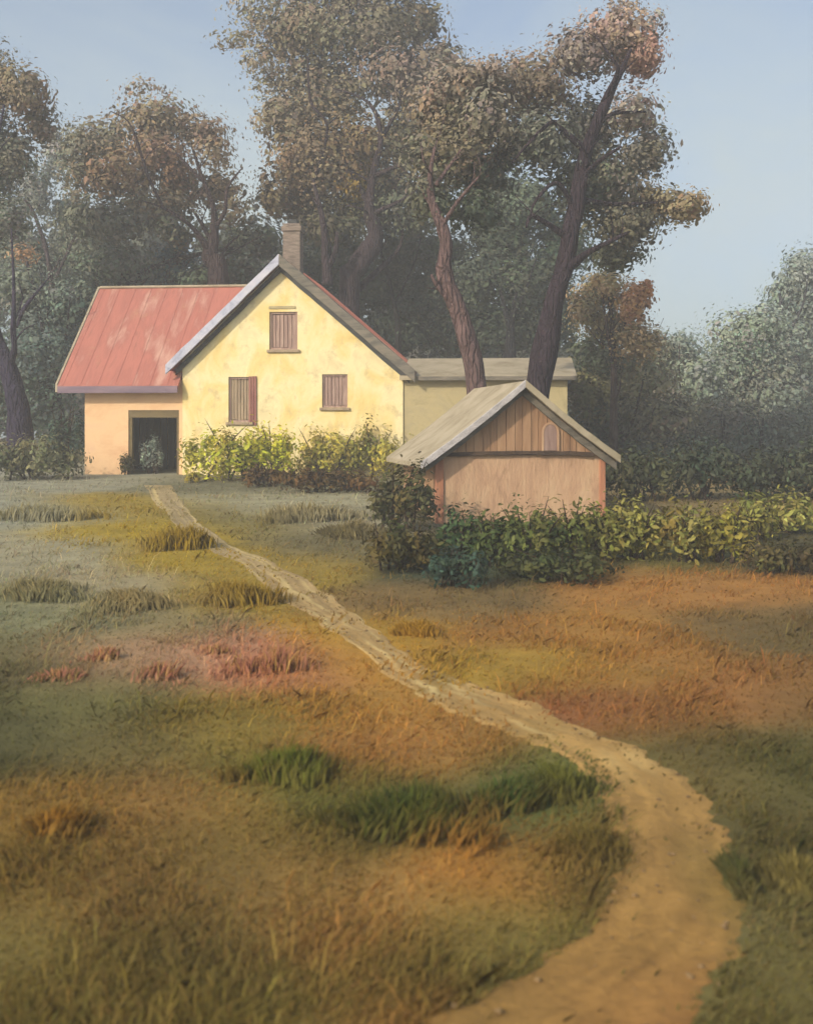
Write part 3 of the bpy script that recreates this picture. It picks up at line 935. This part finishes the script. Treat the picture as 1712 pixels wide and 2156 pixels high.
# tall tree behind the house
BR = (128, 114, 96)
tree('tree', 'broad tall brown leaved tree behind the chimney of the yellow house', 48.6, 735,
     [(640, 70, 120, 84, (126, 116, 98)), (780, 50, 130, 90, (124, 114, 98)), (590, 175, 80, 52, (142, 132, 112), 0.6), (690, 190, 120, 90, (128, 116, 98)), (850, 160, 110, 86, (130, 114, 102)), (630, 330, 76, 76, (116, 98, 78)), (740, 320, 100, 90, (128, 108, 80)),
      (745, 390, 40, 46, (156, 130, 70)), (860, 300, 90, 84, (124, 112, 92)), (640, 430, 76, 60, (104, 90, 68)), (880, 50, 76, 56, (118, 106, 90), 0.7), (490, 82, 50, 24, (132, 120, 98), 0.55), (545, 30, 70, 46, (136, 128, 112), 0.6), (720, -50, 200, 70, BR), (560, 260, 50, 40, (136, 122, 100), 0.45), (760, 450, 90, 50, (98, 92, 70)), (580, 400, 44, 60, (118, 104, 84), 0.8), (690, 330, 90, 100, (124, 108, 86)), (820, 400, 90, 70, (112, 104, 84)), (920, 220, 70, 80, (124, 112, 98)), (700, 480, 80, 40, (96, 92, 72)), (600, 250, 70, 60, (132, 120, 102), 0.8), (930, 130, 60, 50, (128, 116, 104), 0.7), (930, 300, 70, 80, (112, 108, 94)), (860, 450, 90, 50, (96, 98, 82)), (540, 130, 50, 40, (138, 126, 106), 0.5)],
     [[(735, 612, 46), (748, 565, 46), (782, 522, 42), (790, 492, 34), (778, 442, 24), (785, 370, 15), (802, 285, 12), (775, 215, 6), (700, 185, 3)],
      [(692, 600, 24, -1), (686, 540, 17, -1), (681, 470, 12, -1), (660, 380, 6, -.5)], [(694, 560, 12, -1), (708, 525, 12, -1.2), (710, 488, 6, -1.3)], [(660, 390, 8), (690, 270, 6, -.8), (655, 215, 6, -1), (648, 120, 3, -1)],
      [(790, 370, 10), (850, 345, 8, -1), (925, 322, 3, -1.5)], [(785, 450, 12), (840, 425, 7, -1), (885, 395, 3, -1.5)], [(740, 620, 16, .4), (836, 530, 8, .5), (850, 470, 5, .5), (880, 445, 2, 1)], [(780, 440, 14), (720, 330, 9, .8), (640, 250, 5, 1), (560, 150, 2, 1)], [(800, 300, 10), (850, 200, 6, 1), (870, 90, 3, 1)]],
     (62, 52, 56), 0.44)
tree('tree', 'branching russet leaved tree behind the red wing roof', 47.0, 462,
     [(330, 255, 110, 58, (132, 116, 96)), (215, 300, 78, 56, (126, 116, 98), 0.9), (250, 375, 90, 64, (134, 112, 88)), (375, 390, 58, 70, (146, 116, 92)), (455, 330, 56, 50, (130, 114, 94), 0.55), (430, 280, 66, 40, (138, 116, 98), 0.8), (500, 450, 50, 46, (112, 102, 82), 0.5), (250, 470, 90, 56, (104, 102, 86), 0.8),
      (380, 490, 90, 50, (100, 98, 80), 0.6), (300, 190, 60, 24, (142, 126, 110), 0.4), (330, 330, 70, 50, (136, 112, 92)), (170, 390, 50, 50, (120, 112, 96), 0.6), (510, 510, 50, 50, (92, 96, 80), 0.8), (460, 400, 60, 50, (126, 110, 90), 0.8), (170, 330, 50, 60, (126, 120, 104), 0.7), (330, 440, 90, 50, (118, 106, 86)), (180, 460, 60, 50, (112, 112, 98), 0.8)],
     [[(460, 592, 42), (444, 545, 36), (450, 505, 24), (450, 440, 10), (425, 370, 8), (405, 310, 4)], [(446, 535, 22), (415, 490, 10, -.5), (390, 465, 8, -.8), (345, 438, 6, -1), (300, 422, 2, -1)], [(452, 480, 9), (474, 445, 8, -.4), (480, 395, 6, -.6), (512, 352, 2, -.8)],
      [(442, 500, 10), (425, 470, 8, .4), (405, 440, 3, .6)], [(466, 570, 12), (470, 530, 7, .4), (505, 495, 2, .6)], [(345, 438, 6, -1), (312, 370, 6, -1), (290, 300, 6, -1), (270, 255, 3, -1), (235, 235, 2, -1)], [(425, 380, 8), (350, 300, 4, .5)]],
     (66, 54, 54), 0.42)
# the left edge
tree('tree', 'dark blue trunked tree forking at the left edge of the field', 41.0, 50,
     [(-10, 340, 60, 120, (100, 100, 88)), (50, 190, 66, 60, (134, 118, 98)), (-30, 170, 70, 90, (124, 116, 100)), (20, 470, 60, 60, (112, 114, 102), 0.7), (80, 260, 50, 60, (130, 118, 102), 0.7), (30, 330, 50, 60, (112, 110, 98), 0.9), (-70, 500, 70, 100, (98, 100, 86))],
     [[(42, 880, 44), (30, 822, 46), (12, 756, 32), (-6, 705, 22), (-20, 600, 15), (-20, 400, 8), (10, 220, 4)], [(20, 775, 16), (31, 735, 12, -.2), (29, 690, 12, -.3), (30, 600, 7, -.3), (25, 480, 3, 0)], [(36, 690, 5, -.3), (52, 650, 10, -.4), (78, 616, 5, -.5), (108, 580, 2, -.6)],
      [(-15, 640, 10), (-60, 540, 6), (-80, 480, 3)]],
     (56, 50, 68), 0.34)
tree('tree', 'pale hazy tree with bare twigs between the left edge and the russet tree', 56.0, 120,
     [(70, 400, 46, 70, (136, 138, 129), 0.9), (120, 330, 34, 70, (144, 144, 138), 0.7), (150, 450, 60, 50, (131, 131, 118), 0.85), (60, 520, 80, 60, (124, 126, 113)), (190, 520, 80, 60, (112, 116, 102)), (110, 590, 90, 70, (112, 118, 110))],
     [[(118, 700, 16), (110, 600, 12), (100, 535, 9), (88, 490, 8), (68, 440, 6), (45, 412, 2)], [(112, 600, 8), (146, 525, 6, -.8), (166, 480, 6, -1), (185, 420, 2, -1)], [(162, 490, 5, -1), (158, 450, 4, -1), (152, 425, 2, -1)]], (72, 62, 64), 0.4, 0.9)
# leafy trees between house and big tree, shade painted into their green
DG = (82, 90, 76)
tree('tree', 'green tree with shade darkened leaves filling the gap right of the gable', 53.0, 850,
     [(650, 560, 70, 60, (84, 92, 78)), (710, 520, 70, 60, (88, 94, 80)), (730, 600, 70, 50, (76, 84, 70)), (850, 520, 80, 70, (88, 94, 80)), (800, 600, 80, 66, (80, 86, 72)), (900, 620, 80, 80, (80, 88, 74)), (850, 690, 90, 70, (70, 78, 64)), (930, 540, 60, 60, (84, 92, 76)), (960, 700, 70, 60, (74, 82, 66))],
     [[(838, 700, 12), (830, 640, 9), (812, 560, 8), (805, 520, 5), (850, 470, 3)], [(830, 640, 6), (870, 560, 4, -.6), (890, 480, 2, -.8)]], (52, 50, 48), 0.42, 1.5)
tree('tree', 'shade darkened green tree with a forked black trunk between the two big trunks', 50.0, 1075,
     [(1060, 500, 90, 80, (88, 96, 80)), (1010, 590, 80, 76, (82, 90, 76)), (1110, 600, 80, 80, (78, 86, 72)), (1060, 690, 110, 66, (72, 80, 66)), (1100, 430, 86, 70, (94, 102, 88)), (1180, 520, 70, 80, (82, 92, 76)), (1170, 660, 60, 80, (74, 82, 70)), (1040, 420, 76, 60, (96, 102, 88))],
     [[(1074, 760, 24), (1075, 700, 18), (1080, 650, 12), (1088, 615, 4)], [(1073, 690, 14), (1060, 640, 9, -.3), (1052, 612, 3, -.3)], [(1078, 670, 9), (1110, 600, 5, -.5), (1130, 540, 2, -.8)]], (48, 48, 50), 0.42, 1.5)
# right of the shed
tree('tree', 'small tree with tan and orange leaves beside the annex end wall', 41.0, 1290,
     [(1265, 615, 66, 40, (164, 142, 108)), (1330, 640, 42, 46, (172, 134, 100)), (1285, 690, 76, 50, (136, 122, 92)), (1235, 650, 40, 44, (128, 116, 90)), (1340, 720, 50, 44, (140, 124, 92)), (1280, 600, 40, 30, (168, 146, 112), 0.8), (1250, 745, 60, 44, (92, 98, 80)), (1355, 610, 16, 20, (178, 128, 92), 0.8)], None, (72, 60, 56), 0.32, 1.1)
tree('tree', 'grey green bushy tree right of the small orange leaved tree', 43.0, 1300,
     [(1300, 790, 90, 60, (132, 126, 98)), (1240, 830, 56, 70, (120, 112, 78)), (1360, 800, 70, 56, (138, 132, 106)), (1290, 890, 100, 66, (92, 96, 78)), (1380, 880, 90, 60, (106, 102, 84)), (1300, 960, 110, 60, (74, 86, 76)), (1410, 960, 100, 60, (72, 84, 74))], None, (64, 58, 54), 0.36, 1.1)
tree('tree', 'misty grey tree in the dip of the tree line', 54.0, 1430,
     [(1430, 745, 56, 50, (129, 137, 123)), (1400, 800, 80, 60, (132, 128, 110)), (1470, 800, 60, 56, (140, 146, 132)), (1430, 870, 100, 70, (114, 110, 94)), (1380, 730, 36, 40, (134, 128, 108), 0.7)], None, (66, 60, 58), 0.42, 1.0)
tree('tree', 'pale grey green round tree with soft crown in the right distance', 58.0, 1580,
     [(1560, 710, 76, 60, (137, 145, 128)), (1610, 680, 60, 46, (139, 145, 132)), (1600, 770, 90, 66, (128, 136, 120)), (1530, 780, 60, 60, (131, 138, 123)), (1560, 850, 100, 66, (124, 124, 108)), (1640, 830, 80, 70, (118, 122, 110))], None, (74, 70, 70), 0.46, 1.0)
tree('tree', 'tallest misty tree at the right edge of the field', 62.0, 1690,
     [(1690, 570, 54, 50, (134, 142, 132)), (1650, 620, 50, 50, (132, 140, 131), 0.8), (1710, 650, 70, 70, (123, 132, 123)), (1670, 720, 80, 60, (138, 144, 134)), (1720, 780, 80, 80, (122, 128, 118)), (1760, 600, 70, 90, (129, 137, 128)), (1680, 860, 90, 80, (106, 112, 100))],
     [[(1690, 900, 18), (1680, 780, 13), (1660, 700, 10), (1645, 650, 7), (1640, 610, 3)], [(1660, 700, 6), (1690, 640, 4, -.5), (1700, 580, 2, -.5)]], (74, 72, 76), 0.5, 1.0)
tree('tree', 'low dark teal tree with thin trunks under the misty trees', 47.0, 1520,
     [(1500, 900, 100, 60, (96, 96, 82)), (1480, 970, 120, 60, (74, 86, 76)), (1590, 950, 90, 66, (78, 88, 78)), (1660, 920, 80, 66, (88, 94, 84)), (1680, 990, 90, 50, (70, 80, 70)), (1740, 940, 60, 80, (80, 88, 76))],
     [[(1520, 1000, 9), (1522, 930, 7), (1524, 880, 3)], [(1515, 1010, 8), (1462, 970, 7), (1452, 930, 6), (1440, 880, 3)], [(1524, 1008, 8), (1588, 970, 7), (1600, 930, 6), (1606, 880, 3)]], (46, 46, 46), 0.4, 1.1)
# left: teal undergrowth behind the wing
tree('tree', 'teal grey bushy tree left of the red roof', 48.5, 120,
     [(100, 680, 90, 80, (112, 124, 118)), (60, 770, 90, 70, (106, 118, 110)), (150, 640, 60, 60, (110, 120, 112)), (120, 760, 60, 80, (98, 112, 108)), (40, 610, 60, 50, (122, 126, 112)), (60, 850, 100, 60, (104, 114, 106)), (-40, 780, 80, 120, (104, 110, 98)), (55, 540, 36, 24, (172, 134, 104), 0.5)], None, (64, 60, 66), 0.4, 1.05)
tree('conifer', 'dark teal pointed evergreen behind the red roof', 50.0, 375,
     [(375, 500, 22, 30, (70, 92, 94)), (375, 545, 48, 32, (64, 86, 90)), (375, 585, 78, 32, (62, 84, 86))], None, (56, 50, 48), 0.4, 1.3)
tree('tree', 'grey olive bush tree between the conifer and the teal bushes', 49.0, 260,
     [(240, 560, 90, 44, (104, 108, 92)), (320, 590, 90, 40, (88, 96, 82)), (200, 610, 60, 40, (96, 104, 94)), (500, 570, 60, 40, (84, 94, 80)), (560, 510, 46, 44, (100, 104, 88), 0.8), (430, 590, 60, 30, (80, 88, 72))], None, (60, 54, 52), 0.42, 1.1)

# far wood: one mass
parts = []
for k in range(46):
    X = -50 + k * 100 / 45 + rng.normal() * 0.6
    Y = 72 + rng.random() * 12
    u = UC + X / Y * FPX
    vt = 450 if u < 500 else (450 + (u - 500) * 0.36 if u < 1300 else 790)
    vt += rng.normal() * 22
    zt = EYE - (vt - VH) / FPX * Y
    zb = 1.6
    for s in range(3):
        zc = zb + (zt - zb) * (0.2 + 0.3 * s)
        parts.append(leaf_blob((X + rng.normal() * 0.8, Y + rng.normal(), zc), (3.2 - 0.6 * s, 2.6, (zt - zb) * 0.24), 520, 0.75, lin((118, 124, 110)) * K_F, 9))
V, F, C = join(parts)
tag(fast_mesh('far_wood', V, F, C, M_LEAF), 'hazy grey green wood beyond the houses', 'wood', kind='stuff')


def shrub(name, label, u, v_base, v_top, ru, col, size=0.16, n=None, sub=12, cat='bush', group=None, flat=0.7, dens=1.0, sx=0.55):
    """a leafy bush standing on the ground at (u, v_base), its top at v_top"""
    size *= 0.5
    b = gp(u, v_base)
    m = b.y / FPX
    h = (v_base - v_top) * m
    rx = ru * m
    ry = max(0.25, min(rx, 1.1 * h) * 0.8)
    t = empty(name, b, random.uniform(-0.2, 0.2), label, cat, group)
    if n is None:
        n = int(dens * 3.4 * (rx * h + rx * ry + ry * h) / (size * size)) + 40
        n = min(n, 14000)
    cols = col if isinstance(col[0], (tuple, list)) else [col]
    parts = []
    for i in range(5):
        c = cols[i % len(cols)]
        ox = rx * (-0.62 + 0.31 * i) + rng.normal() * rx * 0.06
        hh = h * (0.86 if i in (0, 4) else 1.0) * rng.uniform(0.82, 1.05)
        parts.append(leaf_blob((ox, rng.normal() * ry * 0.3, hh * 0.48), (rx * 0.46, ry, hh * 0.5), n // 5, size, lin(c) * K_F * np.array([1.3, 1.3, 0.95]), sub, 1.9, 0.35, 0.25, 0.46, 0.6))
    V, F, C = join(parts)
    V[:, 2] = np.maximum(V[:, 2], -0.05)
    fast_mesh('foliage', V, F, C, M_LEAF, t)
    sv, sf = [], []
    for i in range(7):
        a = Vector((rng.normal() * rx * 0.25, rng.normal() * ry * 0.2, -0.06))
        e = Vector((rng.uniform(-0.8, 0.8) * rx, rng.uniform(-0.6, 0.6) * ry, h * rng.uniform(0.6, 0.98)))
        vv, ff = tube([a, a.lerp(e, 0.5) + Vector((0, 0, h * 0.1)), e], [0.02 * h + 0.006, 0.012 * h + 0.004, 0.003], 6, 3)
        k = len(sv)
        sv += vv
        sf += [tuple(q + k for q in f) for f in ff]
    mesh_obj('stem', sv, sf, M_BARK, t, np.tile(lin((74, 62, 50)), (len(sv), 1)), True)
    return t


shrub('bush', 'yellow green bush under the shuttered window', 485, 1012, 876, 100, [(186, 182, 74), (196, 196, 70), (168, 162, 72)], 0.2)
shrub('bush', 'brightest lime green bush against the yellow wall', 575, 1010, 884, 56, [(208, 204, 72), (218, 212, 80)], 0.18)
shrub('bush', 'olive bush below the right ground floor window', 690, 1004, 888, 76, [(190, 180, 92), (164, 156, 84), (200, 186, 96)], 0.2)
shrub('bush', 'dull green bush between the yellow wall and the shed roof', 800, 1002, 880, 70, [(172, 164, 88), (146, 142, 82), (186, 174, 90)], 0.2)
shrub('bush', 'round dark brown bush in front of the lime green bush', 558, 1024, 968, 46, [(98, 76, 50), (84, 66, 46)], 0.18)
shrub('bush', 'wide rusty brown bush left of the shed roof', 690, 1036, 972, 110, [(92, 72, 48), (106, 82, 54), (80, 68, 48)], 0.18)
shrub('bush', 'tall grey green bush at the left corner of the shed', 850, 1118, 960, 76, [(86, 84, 62), (78, 80, 62), (94, 88, 60)], 0.16)
shrub('bush', 'brown olive bush below the grey green one left of the shed', 850, 1200, 1080, 90, [(92, 84, 52), (80, 76, 50), (74, 78, 56)], 0.14)
shrub('bush', 'deep green bush at the left post of the shed', 975, 1190, 1052, 62, [(74, 96, 66), (66, 88, 66), (84, 100, 64)], 0.13)
shrub('bush', 'dark blue green low bush in front of the shed', 960, 1236, 1140, 72, [(60, 82, 82), (64, 84, 76)], 0.12)
shrub('bush', 'mid green bush along the front wall of the shed', 1120, 1190, 1044, 84, [(100, 110, 66), (92, 104, 62), (110, 114, 68)], 0.14)
shrub('bush', 'yellow tinged bush below the arched hatch', 1205, 1182, 1040, 70, [(112, 116, 68), (128, 126, 74), (98, 104, 62)], 0.14)
shrub('bush', 'low dark green bush edging the ochre field', 1170, 1226, 1140, 130, [(70, 76, 52), (78, 82, 54), (64, 72, 54)], 0.12)
shrub('bush', 'pale yellow green bush right of the shed corner', 1335, 1178, 1030, 70, [(147, 145, 86), (133, 130, 78), (154, 152, 94)], 0.15)
shrub('bush', 'light olive bush with brown base right of the pale one', 1440, 1182, 1034, 80, [(138, 136, 80), (134, 124, 68), (145, 141, 86)], 0.15)
shrub('bush', 'olive bush at the end of the row with a ragged top', 1525, 1184, 1046, 56, [(144, 138, 72), (130, 122, 66)], 0.14)
shrub('bush', 'low pale bush filling the gap before the bright edge bush', 1590, 1140, 1050, 50, [(140, 136, 78), (128, 124, 72)], 0.15)
shrub('bush', 'bright green bush apart at the right edge', 1650, 1120, 1022, 92, [(149, 149, 90), (138, 139, 84), (156, 152, 94)], 0.17)
shrub('bush', 'low leafy mass coloured as the shadow band below the bright bush', 1650, 1206, 1128, 110, [(82, 76, 58), (88, 82, 56), (76, 74, 58)], 0.14)  # stands in for a band of shadow; its leaf colours carry the shade
shrub('bush', 'dark teal round bush at the left corner of the wing', 138, 985, 840, 40, [(62, 84, 84), (68, 88, 86)], 0.22)
shrub('bush', 'grey green low bush beneath the forked left trunk', 60, 1010, 905, 110, [(118, 120, 102), (108, 110, 92), (124, 120, 104)], 0.2)
shrub('bush', 'small yellow flowering bush beside the track head', 406, 1016, 988, 15, [(176, 160, 70), (168, 154, 72)], 0.1)
shrub('bush', 'silvery blue bush in the dark doorway of the wing', 322, 997, 905, 26, [(150, 158, 164), (132, 142, 150)], 0.12)
shrub('bush', 'dark bush hiding the foot of the wing door jamb', 268, 999, 948, 18, [(86, 78, 48), (76, 72, 48)], 0.12)

shrub('bush', 'dark olive thicket directly behind the pale bush right of the shed', 1340, 1056, 920, 84, [(78, 84, 68), (88, 90, 70), (72, 80, 68)], 0.2)
shrub('bush', 'dark teal thicket behind the middle of the light hedge', 1470, 1052, 912, 96, [(70, 82, 74), (78, 86, 74), (66, 78, 72)], 0.2)
shrub('bush', 'dark thicket behind the dip between hedge and bright edge bush', 1600, 1052, 930, 90, [(74, 82, 72), (70, 78, 70), (82, 86, 74)], 0.2)
shrub('bush', 'dark grey green thicket behind the bright bush at the edge', 1725, 1050, 905, 90, [(76, 86, 78), (84, 90, 80), (72, 82, 74)], 0.2)
shrub('bush', 'mid green bush joining the deep green one to the hedge', 1045, 1196, 1062, 62, [(84, 98, 62), (94, 104, 66), (76, 90, 60)], 0.14)
shrub('bush', 'olive green bush hiding the right foot of the shed', 1270, 1182, 1038, 54, [(124, 124, 70), (136, 132, 74), (112, 114, 66)], 0.14)
# low weeds of the foreground
WEED = [('broad green weed patch left of the middle of the field', 610, 1662, 1560, 84, [(86, 104, 44), (98, 110, 48)]),
        ('large dark green weed patch in the foreground grass', 860, 1770, 1640, 150, [(76, 92, 46), (68, 84, 48), (90, 98, 48)]),
        ('deep emerald weed patch nearest the bend of the track', 1065, 1730, 1620, 70, [(56, 90, 56), (66, 92, 54)]),
        ('upright olive weed clump on the inside of the track bend', 1180, 1700, 1590, 56, [(112, 116, 62), (98, 104, 58), (120, 120, 64)]),
        ('grey olive weed clump by the lower bend of the track', 1235, 1830, 1720, 60, [(112, 104, 62), (104, 98, 58)]),
        ('yellow weed clump left of the thin upper track', 380, 1176, 1090, 60, [(158, 136, 54), (142, 122, 54)]),
        ('ochre yellow weeds below the upper track', 500, 1290, 1210, 80, [(146, 124, 58), (136, 116, 56)]),
        ('golden weeds at the left edge of the field', 120, 1770, 1690, 56, [(158, 118, 54), (146, 112, 52)]),
        ('pale tall sprouts at the right edge of the field', 1680, 1890, 1785, 50, [(140, 130, 92), (124, 116, 76)]),
        ('dark blades hugging the right side of the track', 1550, 1890, 1790, 22, [(72, 82, 56), (80, 86, 54)]),
        ('pale silver scrub patch right of the track head', 640, 1110, 1050, 90, [(168, 160, 146), (148, 142, 126), (132, 126, 106)]),
        ('grey scrub patch between the silver scrub and the shed', 745, 1145, 1090, 50, [(150, 142, 126), (128, 120, 100)]),
        ('pale silver scrub patch at the left edge below the forked tree', 60, 1110, 1050, 100, [(164, 158, 146), (146, 142, 128), (128, 126, 108)]),
        ('pale tan scrub patch above the pink grass', 270, 1290, 1230, 100, [(168, 152, 128), (150, 138, 116), (132, 122, 98)]),
        ('grey tan scrub patch at the left edge above the red weeds', 70, 1270, 1205, 90, [(156, 146, 126), (136, 130, 110)]),
        ('golden weeds right of the thin upper track', 880, 1345, 1300, 40, [(164, 132, 54), (150, 120, 54)])]


def tuft(name, label, u, v_base, v_top, ru, cols, wd, n, flower=None):
    """a patch of upright blades standing on the ground"""
    b = gp(u, v_base - 0.25 * (v_base - v_top))
    m = b.y / FPX
    rx = ru * m
    h = max(0.08, (v_base - v_top) * m * 0.62)
    ry = max(0.18, rx * 0.7)
    t = empty(name, b, 0, label, 'weeds')
    cen = rng.normal(size=(9, 2)) * 0.45
    k = rng.integers(0, 9, n)
    q = cen[k] + rng.normal(size=(n, 2)) * 0.26
    P = np.stack([q[:, 0] * rx, q[:, 1] * ry, np.zeros(n)], 1)
    P[:, 2] = [gz(b.x + a, b.y + c) - b.z - 0.01 for a, c, _ in P]
    hh = h * (0.45 + 0.65 * rng.random((n, 1))) * np.clip(1.15 - 0.45 * np.linalg.norm(q, axis=1)[:, None], 0.35, 1.1)
    w = wd * (0.6 + 0.8 * rng.random((n, 1)))
    an = -0.7 + rng.normal(size=(n, 1)) * 0.55
    side = np.concatenate([np.cos(an), np.sin(an), np.zeros((n, 1))], 1)
    cb = rng.normal(size=(9, 2)) * 0.35
    bend = np.concatenate([cb[k] * 0.7 + rng.normal(size=(n, 2)) * 0.22, np.zeros((n, 1))], 1)
    up = np.array([0, 0, 1.0])
    V = np.stack([P - side * w * 0.35, P + side * w * 0.35, P + up * hh * 0.55 + bend * hh * 0.35 + side * w * 0.6, P + up * hh + bend * hh, P + up * hh * 0.5 + bend * hh * 0.3 - side * w * 0.6], 1)
    cc = np.array([lin(c) for c in cols])[rng.integers(0, len(cols), 9)][k] * K_F * np.array([1.7, 1.6, 1.0])
    gr = ground_cols(P[:, :2] + np.array([b.x, b.y]), 1.5, 2.0)
    e = np.clip(0.30 + 0.75 * (np.linalg.norm(q, axis=1)[:, None] - 0.2) + 0.25 * rng.normal(size=(n, 1)), 0.0, 0.95)
    C = (cc * (1 - e) + gr * e) * (1 + rng.normal(size=(n, 1)) * 0.16)
    C = np.repeat(np.clip(C, 0.01, 0.7)[:, None], 5, 1)
    if flower:                                   # red seed heads on some of the blades
        hd = rng.random(n) < 0.4
        C[np.ix_(hd, [2, 3, 4])] = lin(flower) * K_F
    fast_mesh('foliage', V.reshape(-1, 3), np.arange(n * 5).reshape(n, 5), C.reshape(-1, 3), M_GRASS, t)
    return t


for lab, u, vb, vt, ru, cols in WEED:
    y_ = gp(u, vb).y
    tuft('weed_clump', lab, u, vb, vt, ru * 1.15, cols, 0.008 + 0.0010 * y_, 1000)
for lab, u, vb, vt, ru in [('red weed tuft farthest left in the pink grass', 130, 1440, 1385, 40), ('red weed tuft with a leaning stem', 218, 1400, 1340, 30), ('coral red weed tuft between two paler ones', 345, 1440, 1370, 46),
                           ('small dark red weed tuft on the upper edge of the pink grass', 452, 1385, 1335, 30), ('widest red weed tuft in the pink grass', 512, 1435, 1350, 46), ('tall red weed tuft nearest the golden grass', 596, 1440, 1325, 36)]:
    tuft('red_weed', lab, u, vb, vt + 12, ru * 1.35, [(176, 144, 108), (182, 136, 110), (160, 138, 98)], 0.016, 240, (206, 144, 118))

# ------------------------------------------------------------------ grass: strokes of growth all over the field
def grass(name, label, n, vr, hs, ws, seed, var=0.22, lean=0.5, skip=0.96, bright=1.0):
    r = np.random.default_rng(seed)
    u = r.uniform(-560, 2420, int(n * 1.35))
    v = r.uniform(vr[0], vr[1], int(n * 1.35))
    yy = 3 / ((v - VH) / FPX + 0.035)
    xx = (u - UC) / FPX * yy
    nz = np.array([noise.noise((x * 1.6, y * 0.9, 3)) + 0.6 * noise.noise((x * 4.5, y * 3, 5)) for x, y in zip(xx, yy)])
    sh = 0.34 * np.clip(nz, -1, 1) + r.normal(size=len(xx)) * 0.10 * np.clip(yy / 10, 0.6, 2)
    weedy = (r.random(len(xx)) < np.clip((yy - 9) / 26, 0.01, 0.55)) & (nz > -0.15) & (hs[1] < 0.2)
    keep = ((~on_path(xx + sh, yy + sh) & ((hs[1] < 0.2) | ~on_path(xx, yy))) | weedy) & ~((yy > 37.8) & (xx < 6))
    pts = [(x, y, gz(x, y)) for x, y in zip(xx[keep], yy[keep])][:n]
    P = np.array(pts)
    n = len(P)
    C = ground_cols(P[:, :2], 1.5, 2.0) * bright
    far = np.clip((P[:, 1] - 5) / 25, 0, 1)[:, None]
    clump = np.array([noise.noise((x * 1.1, y * 0.8, 8)) for x, y, _ in P])[:, None]
    h = (hs[0] + (hs[1] - hs[0]) * r.random((n, 1)) ** 2) * (0.75 + 0.5 * far) * (1 + 1.3 * np.clip(clump, -0.3, 1))
    w = ws * (0.6 + 0.8 * r.random((n, 1))) * (1 + 2.4 * far)
    fl = np.array([noise.noise((x * 0.35, y * 0.35, 21)) for x, y, _ in P])[:, None] * 2.6
    an = -0.7 + 0.3 * fl + r.normal(size=(n, 1)) * 0.5
    side = np.concatenate([np.cos(an), np.sin(an) * 0.6, np.zeros((n, 1))], 1)
    bend = np.concatenate([r.normal(size=(n, 1)) * 0.6 + 0.4 * np.cos(fl), r.normal(size=(n, 1)) * 0.4, np.zeros((n, 1))], 1) * lean
    upv = np.array([0, 0, 1.0])
    b0 = P - np.array([0, 0, 0.015])
    mid = b0 + upv * h * 0.6 + bend * h * 0.45
    tip = b0 + upv * h * 0.95 + bend * h * 1.3
    V = np.stack([b0 - side * w * 0.5, b0 + side * w * 0.5, mid + side * w * 0.55, tip, mid - side * w * 0.55], 1).reshape(-1, 3)
    F = np.arange(n * 5).reshape(n, 5)
    C = np.clip(C * (1 + r.normal(size=(n, 1)) * var) * (1 + r.normal(size=(n, 3)) * 0.05), 0.01, 0.7)
    C = np.repeat(C[:, None], 5, 1).reshape(-1, 3)
    tag(fast_mesh(name, V, F, C, M_GRASS), label, 'grass', kind='stuff')


grass('meadow_grass', 'rough ochre, rust and olive grass covering the field', 250000, (1000, 2290), (0.02, 0.085), 0.010, 4, 0.15, 0.8)
grass('dry_grass', 'taller straw pale dry stalks standing loosely in the field', 6500, (1010, 2290), (0.10, 0.28), 0.005, 9, 0.25, 0.5, 1.15, 1.3)

sv, sf, sc = [], [], []
ico = [(0, 0, 1), (0.9, 0, 0.3), (0.28, 0.85, 0.3), (-0.72, 0.52, 0.3), (-0.72, -0.52, 0.3), (0.28, -0.85, 0.3), (0, 0, -0.4)]
icf = [(0, 1, 2), (0, 2, 3), (0, 3, 4), (0, 4, 5), (0, 5, 1), (6, 2, 1), (6, 3, 2), (6, 4, 3), (6, 5, 4), (6, 1, 5)]
for _ in range(420):
    j = random.randrange(60, len(PATH_PTS))
    a, b = PATH_PTS[j]
    q = a.lerp(b, random.choice([random.uniform(-0.05, 0.22), random.uniform(0.78, 1.05), random.random()]))
    q = q + Vector((random.uniform(-.1, .1), random.uniform(-.1, .1), 0))
    r = 0.006 + 0.022 * random.random() ** 3
    k = len(sv)
    sv += [(q.x + r * x * random.uniform(.7, 1.4), q.y + r * y * random.uniform(.7, 1.4), gz(q.x, q.y) + 0.008 + r * z * 0.7) for x, y, z in ico]
    sf += [tuple(i + k for i in f) for f in icf]
    sc += [lin((140, 116, 82)) * random.uniform(0.6, 1.2)] * 7
tag(mesh_obj('pebbles', sv, sf, M_PATH, None, np.array(sc), True), 'loose pale pebbles strewn along the sandy track', 'pebbles', kind='stuff')

# ------------------------------------------------------------------ air
hz_m = bpy.data.materials.new('haze')
hz_m.use_nodes = True
t = hz_m.node_tree
t.nodes.remove(t.nodes['Principled BSDF'])
vol = N(t, 'ShaderNodeVolumePrincipled')
vol.inputs['Color'].default_value = (0.88, 0.92, 0.98, 1)
vol.inputs['Density'].default_value = 0.0029
vol.inputs['Anisotropy'].default_value = 0.0
t.links.new(vol.outputs[0], t.nodes['Material Output'].inputs['Volume'])
hb = MB().box(-106, 106, -16, 146, -2.5, 31).build('haze', hz_m)
tag(hb, 'thin pale haze softening the far trees', 'haze', kind='stuff')
print('leaves', NLEAF[0])
